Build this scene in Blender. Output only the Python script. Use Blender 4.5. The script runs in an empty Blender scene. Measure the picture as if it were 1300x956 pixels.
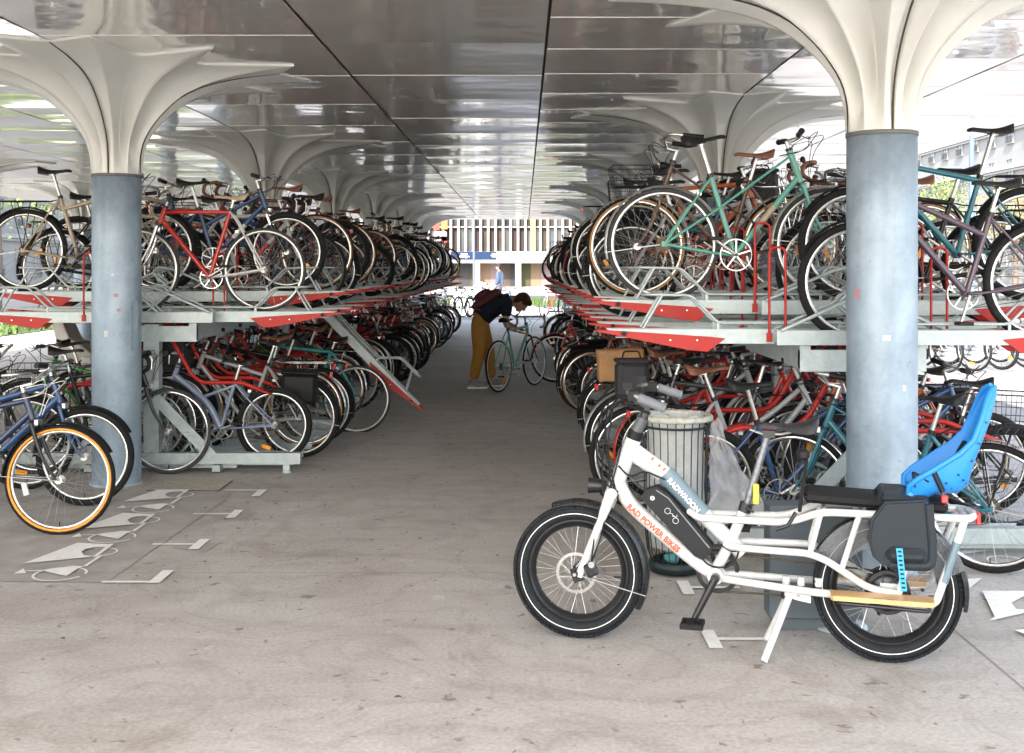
import bpy, math, random
from mathutils import Vector, Matrix, Euler
R = math.radians
rnd = random.Random(7)
C = bpy.context.scene.collection
PI = math.pi

# ------------------------------------------------------------------ materials
MATS = {}
def mat(name, col, rough=.5, metal=0., var=0., scale=8., bump=0., bscale=40., coat=0., alpha=1., trans=0., det=6., col2=None, emit=None):
    if name in MATS: return MATS[name]
    m = bpy.data.materials.new(name); m.use_nodes = True
    nt = m.node_tree; b = nt.nodes['Principled BSDF']
    b.inputs['Base Color'].default_value = (*col, 1); b.inputs['Roughness'].default_value = rough
    if max(col) < .06 and not metal: b.inputs['Specular IOR Level'].default_value = .22
    b.inputs['Metallic'].default_value = metal; b.inputs['Coat Weight'].default_value = coat
    b.inputs['Alpha'].default_value = alpha; b.inputs['Transmission Weight'].default_value = trans
    tc = None
    if var or bump:
        tc = nt.nodes.new('ShaderNodeTexCoord')
    if var:
        n = nt.nodes.new('ShaderNodeTexNoise'); n.inputs['Scale'].default_value = scale; n.inputs['Detail'].default_value = det
        n.inputs['Roughness'].default_value = .65
        nt.links.new(tc.outputs['Object'], n.inputs['Vector'])
        r = nt.nodes.new('ShaderNodeValToRGB')
        r.color_ramp.elements[0].position = .3; r.color_ramp.elements[1].position = .72
        c2 = col2 or tuple(min(1, c*(1+var)) for c in col)
        c1 = tuple(c*(1-var) for c in col)
        r.color_ramp.elements[0].color = (*c1, 1); r.color_ramp.elements[1].color = (*c2, 1)
        nt.links.new(n.outputs['Fac'], r.inputs['Fac']); nt.links.new(r.outputs['Color'], b.inputs['Base Color'])
        mr = nt.nodes.new('ShaderNodeMapRange'); mr.inputs['To Min'].default_value = max(.02, rough-.08); mr.inputs['To Max'].default_value = min(1, rough+.12)
        nt.links.new(n.outputs['Fac'], mr.inputs['Value']); nt.links.new(mr.outputs['Result'], b.inputs['Roughness'])
    if bump:
        n2 = nt.nodes.new('ShaderNodeTexNoise'); n2.inputs['Scale'].default_value = bscale; n2.inputs['Detail'].default_value = 5
        bp = nt.nodes.new('ShaderNodeBump'); bp.inputs['Strength'].default_value = bump; bp.inputs['Distance'].default_value = .01
        nt.links.new(tc.outputs['Object'], n2.inputs['Vector']); nt.links.new(n2.outputs['Fac'], bp.inputs['Height'])
        nt.links.new(bp.outputs['Normal'], b.inputs['Normal'])
    if emit:
        b.inputs['Emission Color'].default_value = (*emit, 1); b.inputs['Emission Strength'].default_value = 1
    MATS[name] = m
    return m

def paint(name, col, rough=.3, coat=.4): return mat(name, col, rough, 0, .08, 14, 0, coat=coat)
GALV = mat('galvanised_steel', (.39, .445, .45), .42, .35, .14, 18, .12, 60)
GALVD = mat('galvanised_dull', (.42, .48, .49), .5, .3, .2, 14, .15, 60)
def shaft_mat():
    m = bpy.data.materials.new('zinc_column'); m.use_nodes = True; nt = m.node_tree; N = nt.nodes; L = nt.links; b = N['Principled BSDF']
    b.inputs['Metallic'].default_value = .25; tc = N.new('ShaderNodeTexCoord')
    def noise(sc, det, vs=(1, 1, 1), dist=0):
        mp = N.new('ShaderNodeMapping'); mp.inputs['Scale'].default_value = vs; L.new(tc.outputs['Object'], mp.inputs['Vector'])
        n = N.new('ShaderNodeTexNoise'); n.inputs['Scale'].default_value = sc; n.inputs['Detail'].default_value = det; n.inputs['Distortion'].default_value = dist
        L.new(mp.outputs[0], n.inputs['Vector']); return n.outputs['Fac']
    def ramp(f, p0, c0, p1, c1):
        r = N.new('ShaderNodeValToRGB'); e = r.color_ramp.elements; e[0].position = p0; e[0].color = (*c0, 1); e[1].position = p1; e[1].color = (*c1, 1)
        L.new(f, r.inputs['Fac']); return r.outputs['Color']
    def mul(a, c, f=1.):
        x = N.new('ShaderNodeMix'); x.data_type = 'RGBA'; x.blend_type = 'MULTIPLY'; x.inputs[0].default_value = f; L.new(a, x.inputs[6]); L.new(c, x.inputs[7]); return x.outputs[2]
    c = ramp(noise(4.5, 9, (1, 1, .8), .4), .32, (.22, .285, .35), .7, (.345, .425, .50))
    c = mul(c, ramp(noise(9, 6, (1, 1, .06)), .36, (.78, .79, .81), .56, (1, 1, 1)), .8)
    v = N.new('ShaderNodeTexVoronoi'); v.inputs['Scale'].default_value = 38; L.new(tc.outputs['Object'], v.inputs['Vector'])
    vr = N.new('ShaderNodeRGBToBW'); L.new(v.outputs['Color'], vr.inputs[0])
    c = mul(c, ramp(vr.outputs[0], .1, (.88, .89, .9), .9, (1.06, 1.06, 1.06)), .8)
    c = mul(c, ramp(noise(17, 3), .25, (.55, .5, .47), .30, (1, 1, 1)), .7)
    L.new(c, b.inputs['Base Color'])
    mr = N.new('ShaderNodeMapRange'); mr.inputs['To Min'].default_value = .36; mr.inputs['To Max'].default_value = .6; L.new(vr.outputs[0], mr.inputs['Value']); L.new(mr.outputs[0], b.inputs['Roughness'])
    return m
SHAFT = shaft_mat()
CREAM = mat('cast_cream_resin', (.57, .575, .54), .33, 0, .07, 2.2, .03, 12, coat=.15)
SEAM = mat('dark_seam', (.05, .045, .035), .7)
REDP = mat('red_powder_coat', (.40, .010, .005), .5, 0, .14, 12)
RUB = mat('black_rubber', (.013, .013, .014), .75, 0, .3, 60, .3, 250)
RUBG = mat('greyed_rubber', (.05, .05, .052), .8, 0, .3, 60, .3, 250)
GUM = mat('gum_wall', (.42, .22, .07), .6, 0, .15, 30)
ORG = mat('orange_tyre_wall', (.75, .30, .03), .55, 0, .15, 30)
CRT = mat('cream_tyre', (.55, .47, .33), .6, 0, .15, 30)
WHT = mat('white_tyre', (.6, .6, .58), .6, 0, .15, 30)
ALU = mat('brushed_aluminium', (.62, .62, .6), .28, .9, .12, 40)
CHR = mat('chrome', (.75, .75, .74), .12, 1.)
SPK = mat('spoke_steel', (.36, .36, .36), .35, .8)
BLK = mat('black_plastic', (.011, .011, .012), .45, 0, .25, 30)
BLKM = mat('black_anodised', (.03, .03, .033), .3, .5)
CHAIN = mat('oily_chain', (.09, .07, .05), .5, .6, .3, 80)
RUST = mat('rusty_steel', (.16, .075, .03), .8, .2, .4, 50, .4, 90)
LEA = mat('black_leatherette', (.014, .014, .015), .42, 0, .2, 30, .1, 120)
LEABR = mat('brown_leather', (.18, .065, .035), .45, 0, .2, 20, .1, 90)
LEAB = mat('beige_leatherette', (.42, .32, .24), .55, 0, .15, 20)
AMB = mat('amber_reflector', (.9, .35, .01), .25, 0, coat=.6)
REDR = mat('red_reflector', (.6, .02, .02), .25, 0, coat=.6)
YEL = mat('yellow_reflector', (.85, .6, .02), .25, 0, coat=.6)
WHITE = mat('white_gloss_paint', (.58, .58, .565), .27, 0, .09, 9, coat=.35)
CABW = mat('white_cable', (.7, .68, .6), .5)
WOOD = mat('varnished_wood', (.62, .36, .15), .4, 0, .15, 12, coat=.3)
WICK = mat('wicker', (.32, .2, .1), .8, 0, .3, 60, .5, 80)

# ------------------------------------------------------------------ mesh builder
def bend(pts, r=.03, n=4):
    pts = [Vector(p) for p in pts]
    out = [pts[0]]
    for i in range(1, len(pts)-1):
        a, b, c = pts[i-1], pts[i], pts[i+1]
        d1 = (a-b); d2 = (c-b)
        rr = min(r, d1.length*.45, d2.length*.45)
        p = b+d1.normalized()*rr; q = b+d2.normalized()*rr
        for k in range(n+1):
            t = k/n
            out.append(p*(1-t)**2 + b*2*t*(1-t) + q*t*t)
    out.append(pts[-1]); return out

class MB:
    def __init__(s): s.v = []; s.f = []; s.fm = []; s.fs = []; s.mats = []
    def mi(s, m):
        if m not in s.mats: s.mats.append(m)
        return s.mats.index(m)
    def add(s, vs, fs, m, smooth=True):
        o = len(s.v); s.v.extend([tuple(v) for v in vs]); k = s.mi(m)
        for f in fs: s.f.append(tuple(i+o for i in f)); s.fm.append(k); s.fs.append(smooth)
    def tube(s, pts, r, m, n=8, closed=False, caps=True, sq=None):
        pts = [Vector(p) for p in pts]; N = len(pts)
        rs = r if isinstance(r, (list, tuple)) else [r]*N
        if len(rs) != N: rs = [rs[0]+(rs[-1]-rs[0])*i/(N-1) for i in range(N)]
        vs = []; t0 = None; nrm = None
        for i in range(N):
            if closed: t = pts[(i+1) % N]-pts[i-1]
            else: t = pts[min(i+1, N-1)]-pts[max(i-1, 0)]
            t = t.normalized() if t.length > 1e-9 else Vector((1, 0, 0))
            if nrm is None:
                up = Vector((0, 0, 1)) if abs(t.z) < .9 else Vector((1, 0, 0))
                if closed and abs(t.y) < .9: up = Vector((0, 1, 0))
                nrm = (up-t*up.dot(t)).normalized()
            else:
                nrm = nrm-t*nrm.dot(t)
                nrm = nrm.normalized()
            bn = t.cross(nrm)
            for k in range(n):
                a = 2*PI*(k+.5)/n
                ca, sa = math.cos(a), math.sin(a)
                if sq: ca *= sq[0]; sa *= sq[1]
                vs.append(pts[i]+(nrm*ca+bn*sa)*rs[i])
        fs = []
        for i in range(N if closed else N-1):
            j = (i+1) % N
            for k in range(n):
                fs.append((i*n+k, i*n+(k+1) % n, j*n+(k+1) % n, j*n+k))
        s.add(vs, fs, m, n > 4)
        if caps and not closed:
            s.add(vs[:n], [tuple(range(n-1, -1, -1))], m, False); s.add(vs[-n:], [tuple(range(n))], m, False)
    def cyl(s, a, b, r, m, n=12): s.tube([a, b], r, m, n)
    def box(s, c, d, m, rot=None):
        vs = []
        for x in (-1, 1):
            for y in (-1, 1):
                for z in (-1, 1):
                    v = Vector((x*d[0]/2, y*d[1]/2, z*d[2]/2))
                    if rot is not None: v = rot @ v
                    vs.append(v+Vector(c))
        s.add(vs, [(0, 1, 3, 2), (4, 6, 7, 5), (0, 4, 5, 1), (2, 3, 7, 6), (0, 2, 6, 4), (1, 5, 7, 3)], m, False)
    def bbox(s, c, d, m, bv=.01, rot=None):
        # chamfered box
        vs = []; hx, hy, hz = d[0]/2, d[1]/2, d[2]/2
        for x in (-1, 1):
            for y in (-1, 1):
                for z in (-1, 1):
                    for e in range(3):
                        v = Vector((x*(hx-(bv if e != 0 else 0)), y*(hy-(bv if e != 1 else 0)), z*(hz-(bv if e != 2 else 0))))
                        if rot is not None: v = rot @ v
                        vs.append(v+Vector(c))
        def i(x, y, z, e): return ((x*2+y)*2+z)*3+e
        fs = []
        for x in (0, 1): fs.append([i(x, 0, 0, 0), i(x, 0, 1, 0), i(x, 1, 1, 0), i(x, 1, 0, 0)])
        for y in (0, 1): fs.append([i(0, y, 0, 1), i(0, y, 1, 1), i(1, y, 1, 1), i(1, y, 0, 1)])
        for z in (0, 1): fs.append([i(0, 0, z, 2), i(0, 1, z, 2), i(1, 1, z, 2), i(1, 0, z, 2)])
        for x in (0, 1):
            for y in (0, 1): fs.append([i(x, y, 0, 0), i(x, y, 1, 0), i(x, y, 1, 1), i(x, y, 0, 1)])
            for z in (0, 1): fs.append([i(x, 0, z, 0), i(x, 1, z, 0), i(x, 1, z, 2), i(x, 0, z, 2)])
        for y in (0, 1):
            for z in (0, 1): fs.append([i(0, y, z, 1), i(1, y, z, 1), i(1, y, z, 2), i(0, y, z, 2)])
        for x in (0, 1):
            for y in (0, 1):
                for z in (0, 1): fs.append([i(x, y, z, 0), i(x, y, z, 1), i(x, y, z, 2)])
        s.add(vs, fs, m, False)
    def prism(s, poly, m, axis, d0, d1, smooth=False):
        # poly: 2-D outline; axis 'y': (x,z), 'z': (x,y), 'x': (y,z)
        def P(p, d):
            return {'y': (p[0], d, p[1]), 'z': (p[0], p[1], d), 'x': (d, p[0], p[1])}[axis]
        n = len(poly)
        vs = [P(p, d0) for p in poly]+[P(p, d1) for p in poly]
        s.add(vs, [tuple(range(n)), tuple(range(2*n-1, n-1, -1))], m, False)
        s.add(vs, [(i, (i+1) % n, n+(i+1) % n, n+i) for i in range(n)], m, smooth)
    def ring(s, c, Rr, r, m, n=40, k=8, sq=None, a0=0, a1=2*PI):
        # ring in the local x-z plane
        full = abs(a1-a0-2*PI) < 1e-6
        pts = []
        for i in range(n if full else n+1):
            a = a0+(a1-a0)*i/n
            pts.append((c[0]+Rr*math.cos(a), c[1], c[2]+Rr*math.sin(a)))
        s.tube(pts, r, m, k, closed=full, sq=sq)
    def lathe(s, c, prof, m, n=24, axis='z', smooth=True, a0=0, a1=2*PI):
        vs = []; full = abs(a1-a0-2*PI) < 1e-6; nn = n if full else n+1
        for (r, h) in prof:
            for k in range(nn):
                a = a0+(a1-a0)*k/n; x, y = r*math.cos(a), r*math.sin(a)
                v = {'z': (x, y, h), 'y': (x, h, y), 'x': (h, x, y)}[axis]
                vs.append((c[0]+v[0], c[1]+v[1], c[2]+v[2]))
        fs = []
        for i in range(len(prof)-1):
            for k in range(n):
                k2 = (k+1) % nn if full else k+1
                fs.append((i*nn+k, i*nn+k2, (i+1)*nn+k2, (i+1)*nn+k))
        s.add(vs, fs, m, smooth)
    def blob(s, c, rad, m, n=10, k=7, rot=None, noise=0, seed=0):
        rr = random.Random(seed); vs = []; fs = []
        vs.append(Vector((0, 0, -1)))
        for i in range(1, k):
            ph = -PI/2+PI*i/k
            for j in range(n):
                a = 2*PI*j/n; q = 1+rr.uniform(-noise, noise)
                vs.append(Vector((math.cos(ph)*math.cos(a), math.cos(ph)*math.sin(a), math.sin(ph)))*q)
        vs.append(Vector((0, 0, 1)))
        out = []
        for v in vs:
            w = Vector((v.x*rad[0], v.y*rad[1], v.z*rad[2]))
            if rot is not None: w = rot @ w
            out.append(w+Vector(c))
        for j in range(n): fs.append((0, 1+(j+1) % n, 1+j))
        for i in range(k-2):
            for j in range(n):
                a = 1+i*n+j; b = 1+i*n+(j+1) % n
                fs.append((a, b, b+n, a+n))
        L = len(vs)-1
        for j in range(n): fs.append((L, 1+(k-2)*n+j, 1+(k-2)*n+(j+1) % n))
        s.add(out, fs, m, True)
    def grid(s, rows, m, smooth=True, flip=False):
        n = len(rows[0]); vs = [p for r in rows for p in r]
        fs = [(i*n+j, i*n+j+1, (i+1)*n+j+1, (i+1)*n+j) for i in range(len(rows)-1) for j in range(n-1)]
        s.add(vs, fs, m, smooth)
    def merge(s, o):
        off = len(s.v); s.v.extend(o.v)
        mp = [s.mi(m) for m in o.mats]
        s.f.extend([tuple(i+off for i in f) for f in o.f]); s.fm.extend([mp[k] for k in o.fm]); s.fs.extend(o.fs)
    def mesh(s, name):
        me = bpy.data.meshes.new(name)
        me.from_pydata(s.v, [], s.f)
        for m in s.mats: me.materials.append(m)
        me.polygons.foreach_set('material_index', s.fm); me.polygons.foreach_set('use_smooth', s.fs)
        me.update(); me.validate(clean_customdata=False)
        return me
    def build(s, name, parent=None, **kw):
        return link(name, s.mesh(name), parent, **kw)

def link(name, data, parent=None, loc=None, rot=None, **kw):
    o = bpy.data.objects.new(name, data); C.objects.link(o)
    if parent: o.parent = parent
    if loc is not None: o.location = loc
    if rot is not None: o.rotation_euler = rot
    for k, v in kw.items():
        if v: o[k] = v
    return o
def empty(name, loc=(0, 0, 0), rot=(0, 0, 0), **kw):
    o = link(name, None, None, loc, rot, **kw); o.empty_display_size = .1
    return o

# picture pixel of the 1300-wide photograph -> point on the ground plane / at distance Y (used to take real sizes off the picture)
def G(px, py): Y = 1450*1.6/(py-340); return ((px-665)*Y/1450, Y)
ORD = ['first', 'second', 'third', 'fourth', 'fifth', 'sixth', 'seventh', 'eighth', 'ninth', 'tenth', 'eleventh', 'twelfth', 'thirteenth', 'fourteenth', 'fifteenth', 'sixteenth', 'seventeenth', 'eighteenth', 'nineteenth', 'twentieth']
for t in ('thirt', 'fort'):
    pass
def ordn(i):
    if i < 20: return ORD[i]
    tens = ['twenty', 'thirty', 'forty'][i//10-2] if (i+1) % 10 else None
    n = i+1
    if n % 10 == 0: return {20: 'twentieth', 30: 'thirtieth', 40: 'fortieth'}[n]
    return {2: 'twenty', 3: 'thirty', 4: 'forty'}[n//10]+'-'+ORD[n % 10-1]
# ------------------------------------------------------------------ bicycles
def wheel_mb(Rw, tw, tyre_m, rim_m, spokes=32, cas=False, wall=None, n=44):
    w = MB()
    w.ring((0, 0, 0), Rw-tw-.008, .0105, rim_m, n, 6, sq=(1., 1.15))
    fl = .028
    for i in range(spokes):
        a = 2*PI*i/spokes; sd = 1 if i % 2 else -1
        b = a+(.9 if (i//2) % 2 else -.9)
        w.tube([(.02*math.cos(b), sd*fl, .02*math.sin(b)), ((Rw-tw-.016)*math.cos(a), sd*.004, (Rw-tw-.016)*math.sin(a))], .00125, SPK, 3, caps=False)
    w.cyl((0, -.034, 0), (0, .034, 0), .011, ALU, 10)
    for sd in (-1, 1): w.cyl((0, sd*.026, 0), (0, sd*.031, 0), .023, ALU, 14)
    w.cyl((0, -.062, 0), (0, .062, 0), .005, SPK, 6)
    if cas:
        for q, rr in enumerate((.046, .041, .036, .031, .026)):
            w.cyl((0, -.035-.004*q, 0), (0, -.0375-.004*q, 0), rr, CHAIN, 20)
    # valve and reflector
    w.cyl((0, 0, -(Rw-tw-.045)), (0, 0, -(Rw-tw-.012)), .003, BLK, 5)
    t = MB()
    t.ring((0, 0, 0), Rw-tw*.55, tw*.55, tyre_m, n, 8, sq=(1., 1.))
    if wall:
        for sd in (-1, 1): t.ring((0, sd*tw*.40, 0), Rw-tw*.82, tw*.26, wall, n, 5)
    return w, t

def saddle_rows(L0, L1, W, rt, c, n=16):
    rows = []
    for i in range(n+1):
        t = i/n; xx = L0+(L1-L0)*t
        e = (1-max(0, 1-t/.12)**2)**.5; e2 = (1-max(0, (t-.93)/.07)**2)**.5
        w = (W*(1-min(1, max(0, (t-.15)/.5))**1.3*.72))*(.35+.65*e)*(.3+.7*e2)
        zt = .022*max(0, 1-t/.45)**1.6-.010*math.sin(PI*min(1, t*1.1))-.012*max(0, (t-.85)/.15)**2
        dep = (.042*max(0, 1-t/.55)+.018)*(.35+.65*e)*(.5+.5*e2)
        row = []
        for k in range(9):
            a = PI*k/8
            row.append(rt @ Vector((xx, math.cos(a)*w*(1 if k not in (0, 8) else .9), zt-dep*(1-math.sin(a)**.6)-(.006 if k in (0, 8) else 0)))+Vector(c))
        rows.append(row)
    return rows

def saddle_mb(c, m, kind='sport', tilt=0.):
    s = MB(); x, y, z = c
    W = .075 if kind == 'sport' else .1
    L0, L1 = -.12, .15
    rows = saddle_rows(L0, L1, W, Matrix.Rotation(-tilt, 3, 'Y'), (x, y, z)); rt = Matrix.Rotation(-tilt, 3, 'Y')
    s.grid(rows, m)
    s.add(rows[0], [tuple(range(9))], m); s.add(rows[-1], [tuple(range(8, -1, -1))], m)
    # underside
    s.grid([[r[0], r[8]] for r in rows], BLK)
    for sd in (-1, 1):
        s.tube([rt @ Vector(p)+Vector((x, y, z)) for p in ((-.09, sd*.035, -.012), (-.05, sd*.022, -.034), (.03, sd*.02, -.034), (.12, sd*.008, -.012))], .0035, SPK, 5)
    s.box((x-.01, y, z-.04), (.035, .05, .022), ALU)
    return s

def bike_parts(p):
    g = p.get
    Rw = g('R', .34); tw = g('tw', .03); wb = g('wb', 1.03); lod = g('lod', 0)
    sp = 30 if not lod else 18; N = 44 if not lod else 28
    fm = p['frame']; fk = g('fork', fm); parts = []
    xr, xf = -wb/2, wb/2
    bb = Vector((xr+.43, 0, .275 if Rw > .3 else .25))
    sa = R(g('sa', 73)); SL = g('seatlen', .52)
    sd_ = Vector((-math.cos(sa), 0, math.sin(sa))); st = bb+sd_*SL
    ha = R(g('ha', 71)); hd = Vector((-math.cos(ha), 0, math.sin(ha)))
    h0 = Vector((xf-.045, 0, Rw))+hd*(Rw+.055); HL = g('head', .15); h1 = h0+hd*HL
    rt = g('tube', .016)
    f = MB(); style = g('style', 'diamond')
    f.tube([h0-hd*.005, h1+hd*.005], .020, fm, 12)
    f.cyl(h1, h1+hd*.018, .022, BLKM, 12); f.cyl(h0-hd*.018, h0, .022, BLKM, 12)
    f.tube([bb, st+sd_*.01], rt, fm, 10)
    f.cyl(bb+Vector((0, -.036, 0)), bb+Vector((0, .036, 0)), .021, fm, 12)
    dt0 = h0+hd*.035
    if style == 'curve':
        f.tube(bend([h0+hd*.06, h0+hd*.05+Vector((-.28, 0, -.22)), bb], .12, 6), rt*1.75, fm, 12)
        mid = h0+hd*.05+Vector((-.22, 0, -.165))
        f.tube(bend([mid, mid+Vector((.02-.08, 0, .02)), bb+sd_*.36], .06), rt*.9, fm, 8)
    else: f.tube([dt0, bb], rt*1.15, fm, 10)
    if style == 'diamond': f.tube([h1-hd*.035, st-sd_*g('drop', .02)], rt, fm, 10)
    elif style == 'mixte':
        for s in (-1, 1): f.tube([h1-hd*.03+Vector((0, s*.012, 0)), bb+sd_*.3+Vector((0, s*.02, 0)), Vector((xr, s*.06, Rw))], .0075, fm, 6)
    elif style == 'step': f.tube(bend([h1-hd*.04, h0+hd*.04+Vector((-.17, 0, -.21)), bb+sd_*.2], .12, 6), rt, fm, 10)
    elif style == 'swan':
        f.tube(bend([h1-hd*.04, h1+Vector((-.22, 0, -.22)), bb+sd_*.28], .15, 6), rt, fm, 10)
    stay = g('stay', fm)
    for s in (-1, 1):
        f.tube(bend([st+Vector((0, s*.014, -.02)), st+Vector((-.05, s*.03, -.08)), Vector((xr, s*.062, Rw))], .04, 3), .0078, stay, 6)
        f.tube(bend([bb+Vector((-.02, s*.015, 0)), bb+Vector((-.12, s*.04, .01)), Vector((xr, s*.062, Rw))], .05, 3), .0095, stay, 6)
        f.box((xr, s*.064, Rw), (.035, .005, .03), stay)
    f.cyl(st-sd_*.012, st+sd_*.014, rt+.004, BLKM, 10)
    sh = g('sh', .17)
    f.tube([st, st+sd_*sh], .0125, g('postm', ALU), 8)
    # brakes
    f.box(h0+Vector((.035, 0, -.02)), (.02, .07, .03), ALU); f.box((xr+(Rw+.03)*math.cos(R(55)), 0, Rw+(Rw+.03)*math.sin(R(55))), (.025, .07, .02), ALU)
    if g('decal') and style != 'curve':
        a = dt0.lerp(bb, .38); b = dt0.lerp(bb, .62)
        f.tube([a, b], rt*1.15+.0012, g('decal'), 10, caps=False)
    parts.append(('frame', f, None))
    # fork
    k = MB(); ax = Vector((xf, 0, Rw))
    k.tube([h0-hd*.02, h0+hd*.01], .018, fk, 10)
    if g('susp'):
        k.box(h0-hd*.04, (.05, .15, .03), BLKM)
        for s in (-1, 1):
            k.tube([h0-hd*.04+Vector((0, s*.06, 0)), h0-hd*.16+Vector((0, s*.06, 0))], .014, CHR, 8)
            k.tube([h0-hd*.15+Vector((0, s*.06, 0)), ax+Vector((0, s*.06, 0))], .02, fk, 8)
    else:
        k.tube([h0-hd*.025+Vector((0, -.045, 0)), h0-hd*.015, h0-hd*.025+Vector((0, .045, 0))], .014, fk, 8)
        for s in (-1, 1):
            k.tube(bend([h0-hd*.025+Vector((0, s*.042, 0)), h0-hd*(Rw*.75)+Vector((0, s*.055, 0)), ax+Vector((0, s*.055, 0))], .12, 5), [.0135, .007], fk, 8)
    parts.append(('fork', k, None))
    # wheels
    wall = g('wall'); ty = g('tyre', RUB)
    for q, (x, cas) in enumerate(((xr, True), (xf, False))):
        if q == 1 and g('nofront'): continue
        w, t = wheel_mb(Rw, tw, ty, g('rim', ALU), sp, cas, wall, N)
        for mb in (w, t):
            mb.v = [(a+x, b, c+Rw) for a, b, c in mb.v]
        if g('reflect'):
            a = R(p['reflect']+120*q); rr = (Rw-tw)*.72
            w.box((x+rr*math.cos(a), 0, Rw+rr*math.sin(a)), (.03, .014, .075), g('refm', AMB), Matrix.Rotation(-a, 3, 'Y'))
        i = len(parts); parts.append(('wheel', w, None)); parts.append(('tyre', t, i))
    # crank
    c = MB(); cy = -.045
    cr = g('ring', .095); cm = g('crankm', ALU)
    c.ring((bb.x, cy, bb.z), cr-.006, .004, cm, 28, 4)
    for i in range(5):
        a = 2*PI*i/5+.3
        c.tube([(bb.x, cy, bb.z), (bb.x+(cr-.008)*math.cos(a), cy, bb.z+(cr-.008)*math.sin(a))], .006, cm, 4)
    ca = R(g('crank', 35))
    for s, a in ((-1, ca), (1, ca+PI)):
        e = Vector((bb.x+.17*math.cos(a), s*.075, bb.z+.17*math.sin(a)))
        c.tube([(bb.x, s*.055, bb.z), e], [.011, .008], cm, 6)
        i = len(parts)
        c.bbox((e.x, s*.12, e.z), (.085, .07, .02), BLK, .004)
    c.cyl((bb.x, -.07, bb.z), (bb.x, .07, bb.z), .01, BLKM, 8)
    for s in (1, -1):
        c.tube([(bb.x, cy, bb.z+s*(cr-.004)), (xr, cy, Rw+s*.035)], .0035, g('chain', CHAIN), 4)
    if not g('nofront') or True: c.tube([(xr, cy, Rw-.03), (xr+.015, cy, Rw-.09), (xr+.05, cy, Rw-.1), (bb.x-.02, cy, bb.z-cr+.01)], .0035, g('chain', CHAIN), 4)
    if g('guardc'): c.prism([(bb.x+cr+.01, bb.z+.03), (bb.x+cr*.7, bb.z+cr+.01), (bb.x-.05, bb.z+cr+.012), (xr+.02, Rw+.05), (xr, Rw+.02), (bb.x-.02, bb.z+.045)], p['guardc'], 'y', cy-.012, cy-.008)
    parts.append(('crankset', c, None))
    # bars
    b = MB(); grips = []
    sx = g('stem', .07); hh = g('rise', .06)
    q = h1+hd*(.03+hh)
    b.tube([h1, q], .0125, g('barm', ALU), 8)
    bc = q+Vector((sx, 0, .012)); b.tube([q-hd*.006, bc], .014, g('barm', ALU), 8)
    bar = g('bar', 'flat'); bm = g('barm', ALU); gm = g('grip', BLK)
    ends = []
    if bar == 'flat':
        W = .29
        b.tube([bc+Vector((-.03, -W, .015)), bc+Vector((0, -.1, 0)), bc+Vector((0, .1, 0)), bc+Vector((-.03, W, .015))], .011, bm, 8)
        ends = [(bc+Vector((-.016, s*(W-.13), .007)), bc+Vector((-.03, s*(W+.005), .015))) for s in (-1, 1)]
        for s in (-1, 1): b.tube([bc+Vector((.0, s*.17, .0)), bc+Vector((.04, s*.2, -.02)), bc+Vector((.03, s*.28, -.025))], .004, ALU, 5)
    elif bar == 'swept':
        for s in (-1, 1):
            pts = bend([bc, bc+Vector((.03, s*.08, .06)), bc+Vector((.01, s*.27, .07)), bc+Vector((-.17, s*.29, .05))], .05, 5)
            b.tube(pts, .011, bm, 8)
            ends.append((bc+Vector((-.07, s*.28, .06)), bc+Vector((-.2, s*.293, .046))))
            b.tube([bc+Vector((.0, s*.25, .05)), bc+Vector((-.05, s*.3, .02)), bc+Vector((-.13, s*.31, .02))], .004, ALU, 5)
    else:
        for s in (-1, 1):
            pts = bend([bc, bc+Vector((0, s*.2, 0)), bc+Vector((.09, s*.205, -.01)), bc+Vector((.11, s*.21, -.09)), bc+Vector((.03, s*.215, -.145)), bc+Vector((-.05, s*.22, -.14))], .045, 5)
            b.tube(pts, .0155, gm, 8)
            b.tube([bc+Vector((.09, s*.205, .02)), bc+Vector((.125, s*.21, -.03)), bc+Vector((.12, s*.215, -.11))], .006, ALU, 5)
            b.blob(bc+Vector((.1, s*.207, .015)), (.022, .014, .025), BLK, 6, 5)
    if not lod:
        for s in (-1, 1):
            cm2 = g('cable', BLK)
            e0 = bc+Vector((.03, s*.19, -.015))
            b.tube(bend([e0, e0+Vector((.12, -s*.03, .03)), h1+Vector((.13, s*.03, -.02)), h0+Vector((.05, s*.02, .02))], .09, 6), .0026, cm2, 4)
            b.tube(bend([e0, e0+Vector((.09, -s*.06, .06)), h1+Vector((.1, -s*.05, .0)), h1+Vector((-.06, -s*.018, -.03))], .09, 6), .0026, cm2, 4)
    ib = len(parts); parts.append(('handlebar', b, None))
    if ends:
        for a, e in ends:
            gb = MB(); gb.tube([a, e], .017, gm, 8); gb.cyl(e, e+(e-a).normalized()*.004, .019, gm, 8)
            parts.append(('grip', gb, ib))
    # saddle
    sc = st+sd_*(sh+.03)+Vector((.01, 0, .012))
    parts.append(('saddle', saddle_mb(sc, g('saddle', LEA), g('skind', 'sport'), R(g('stilt', 0))), None))
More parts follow.
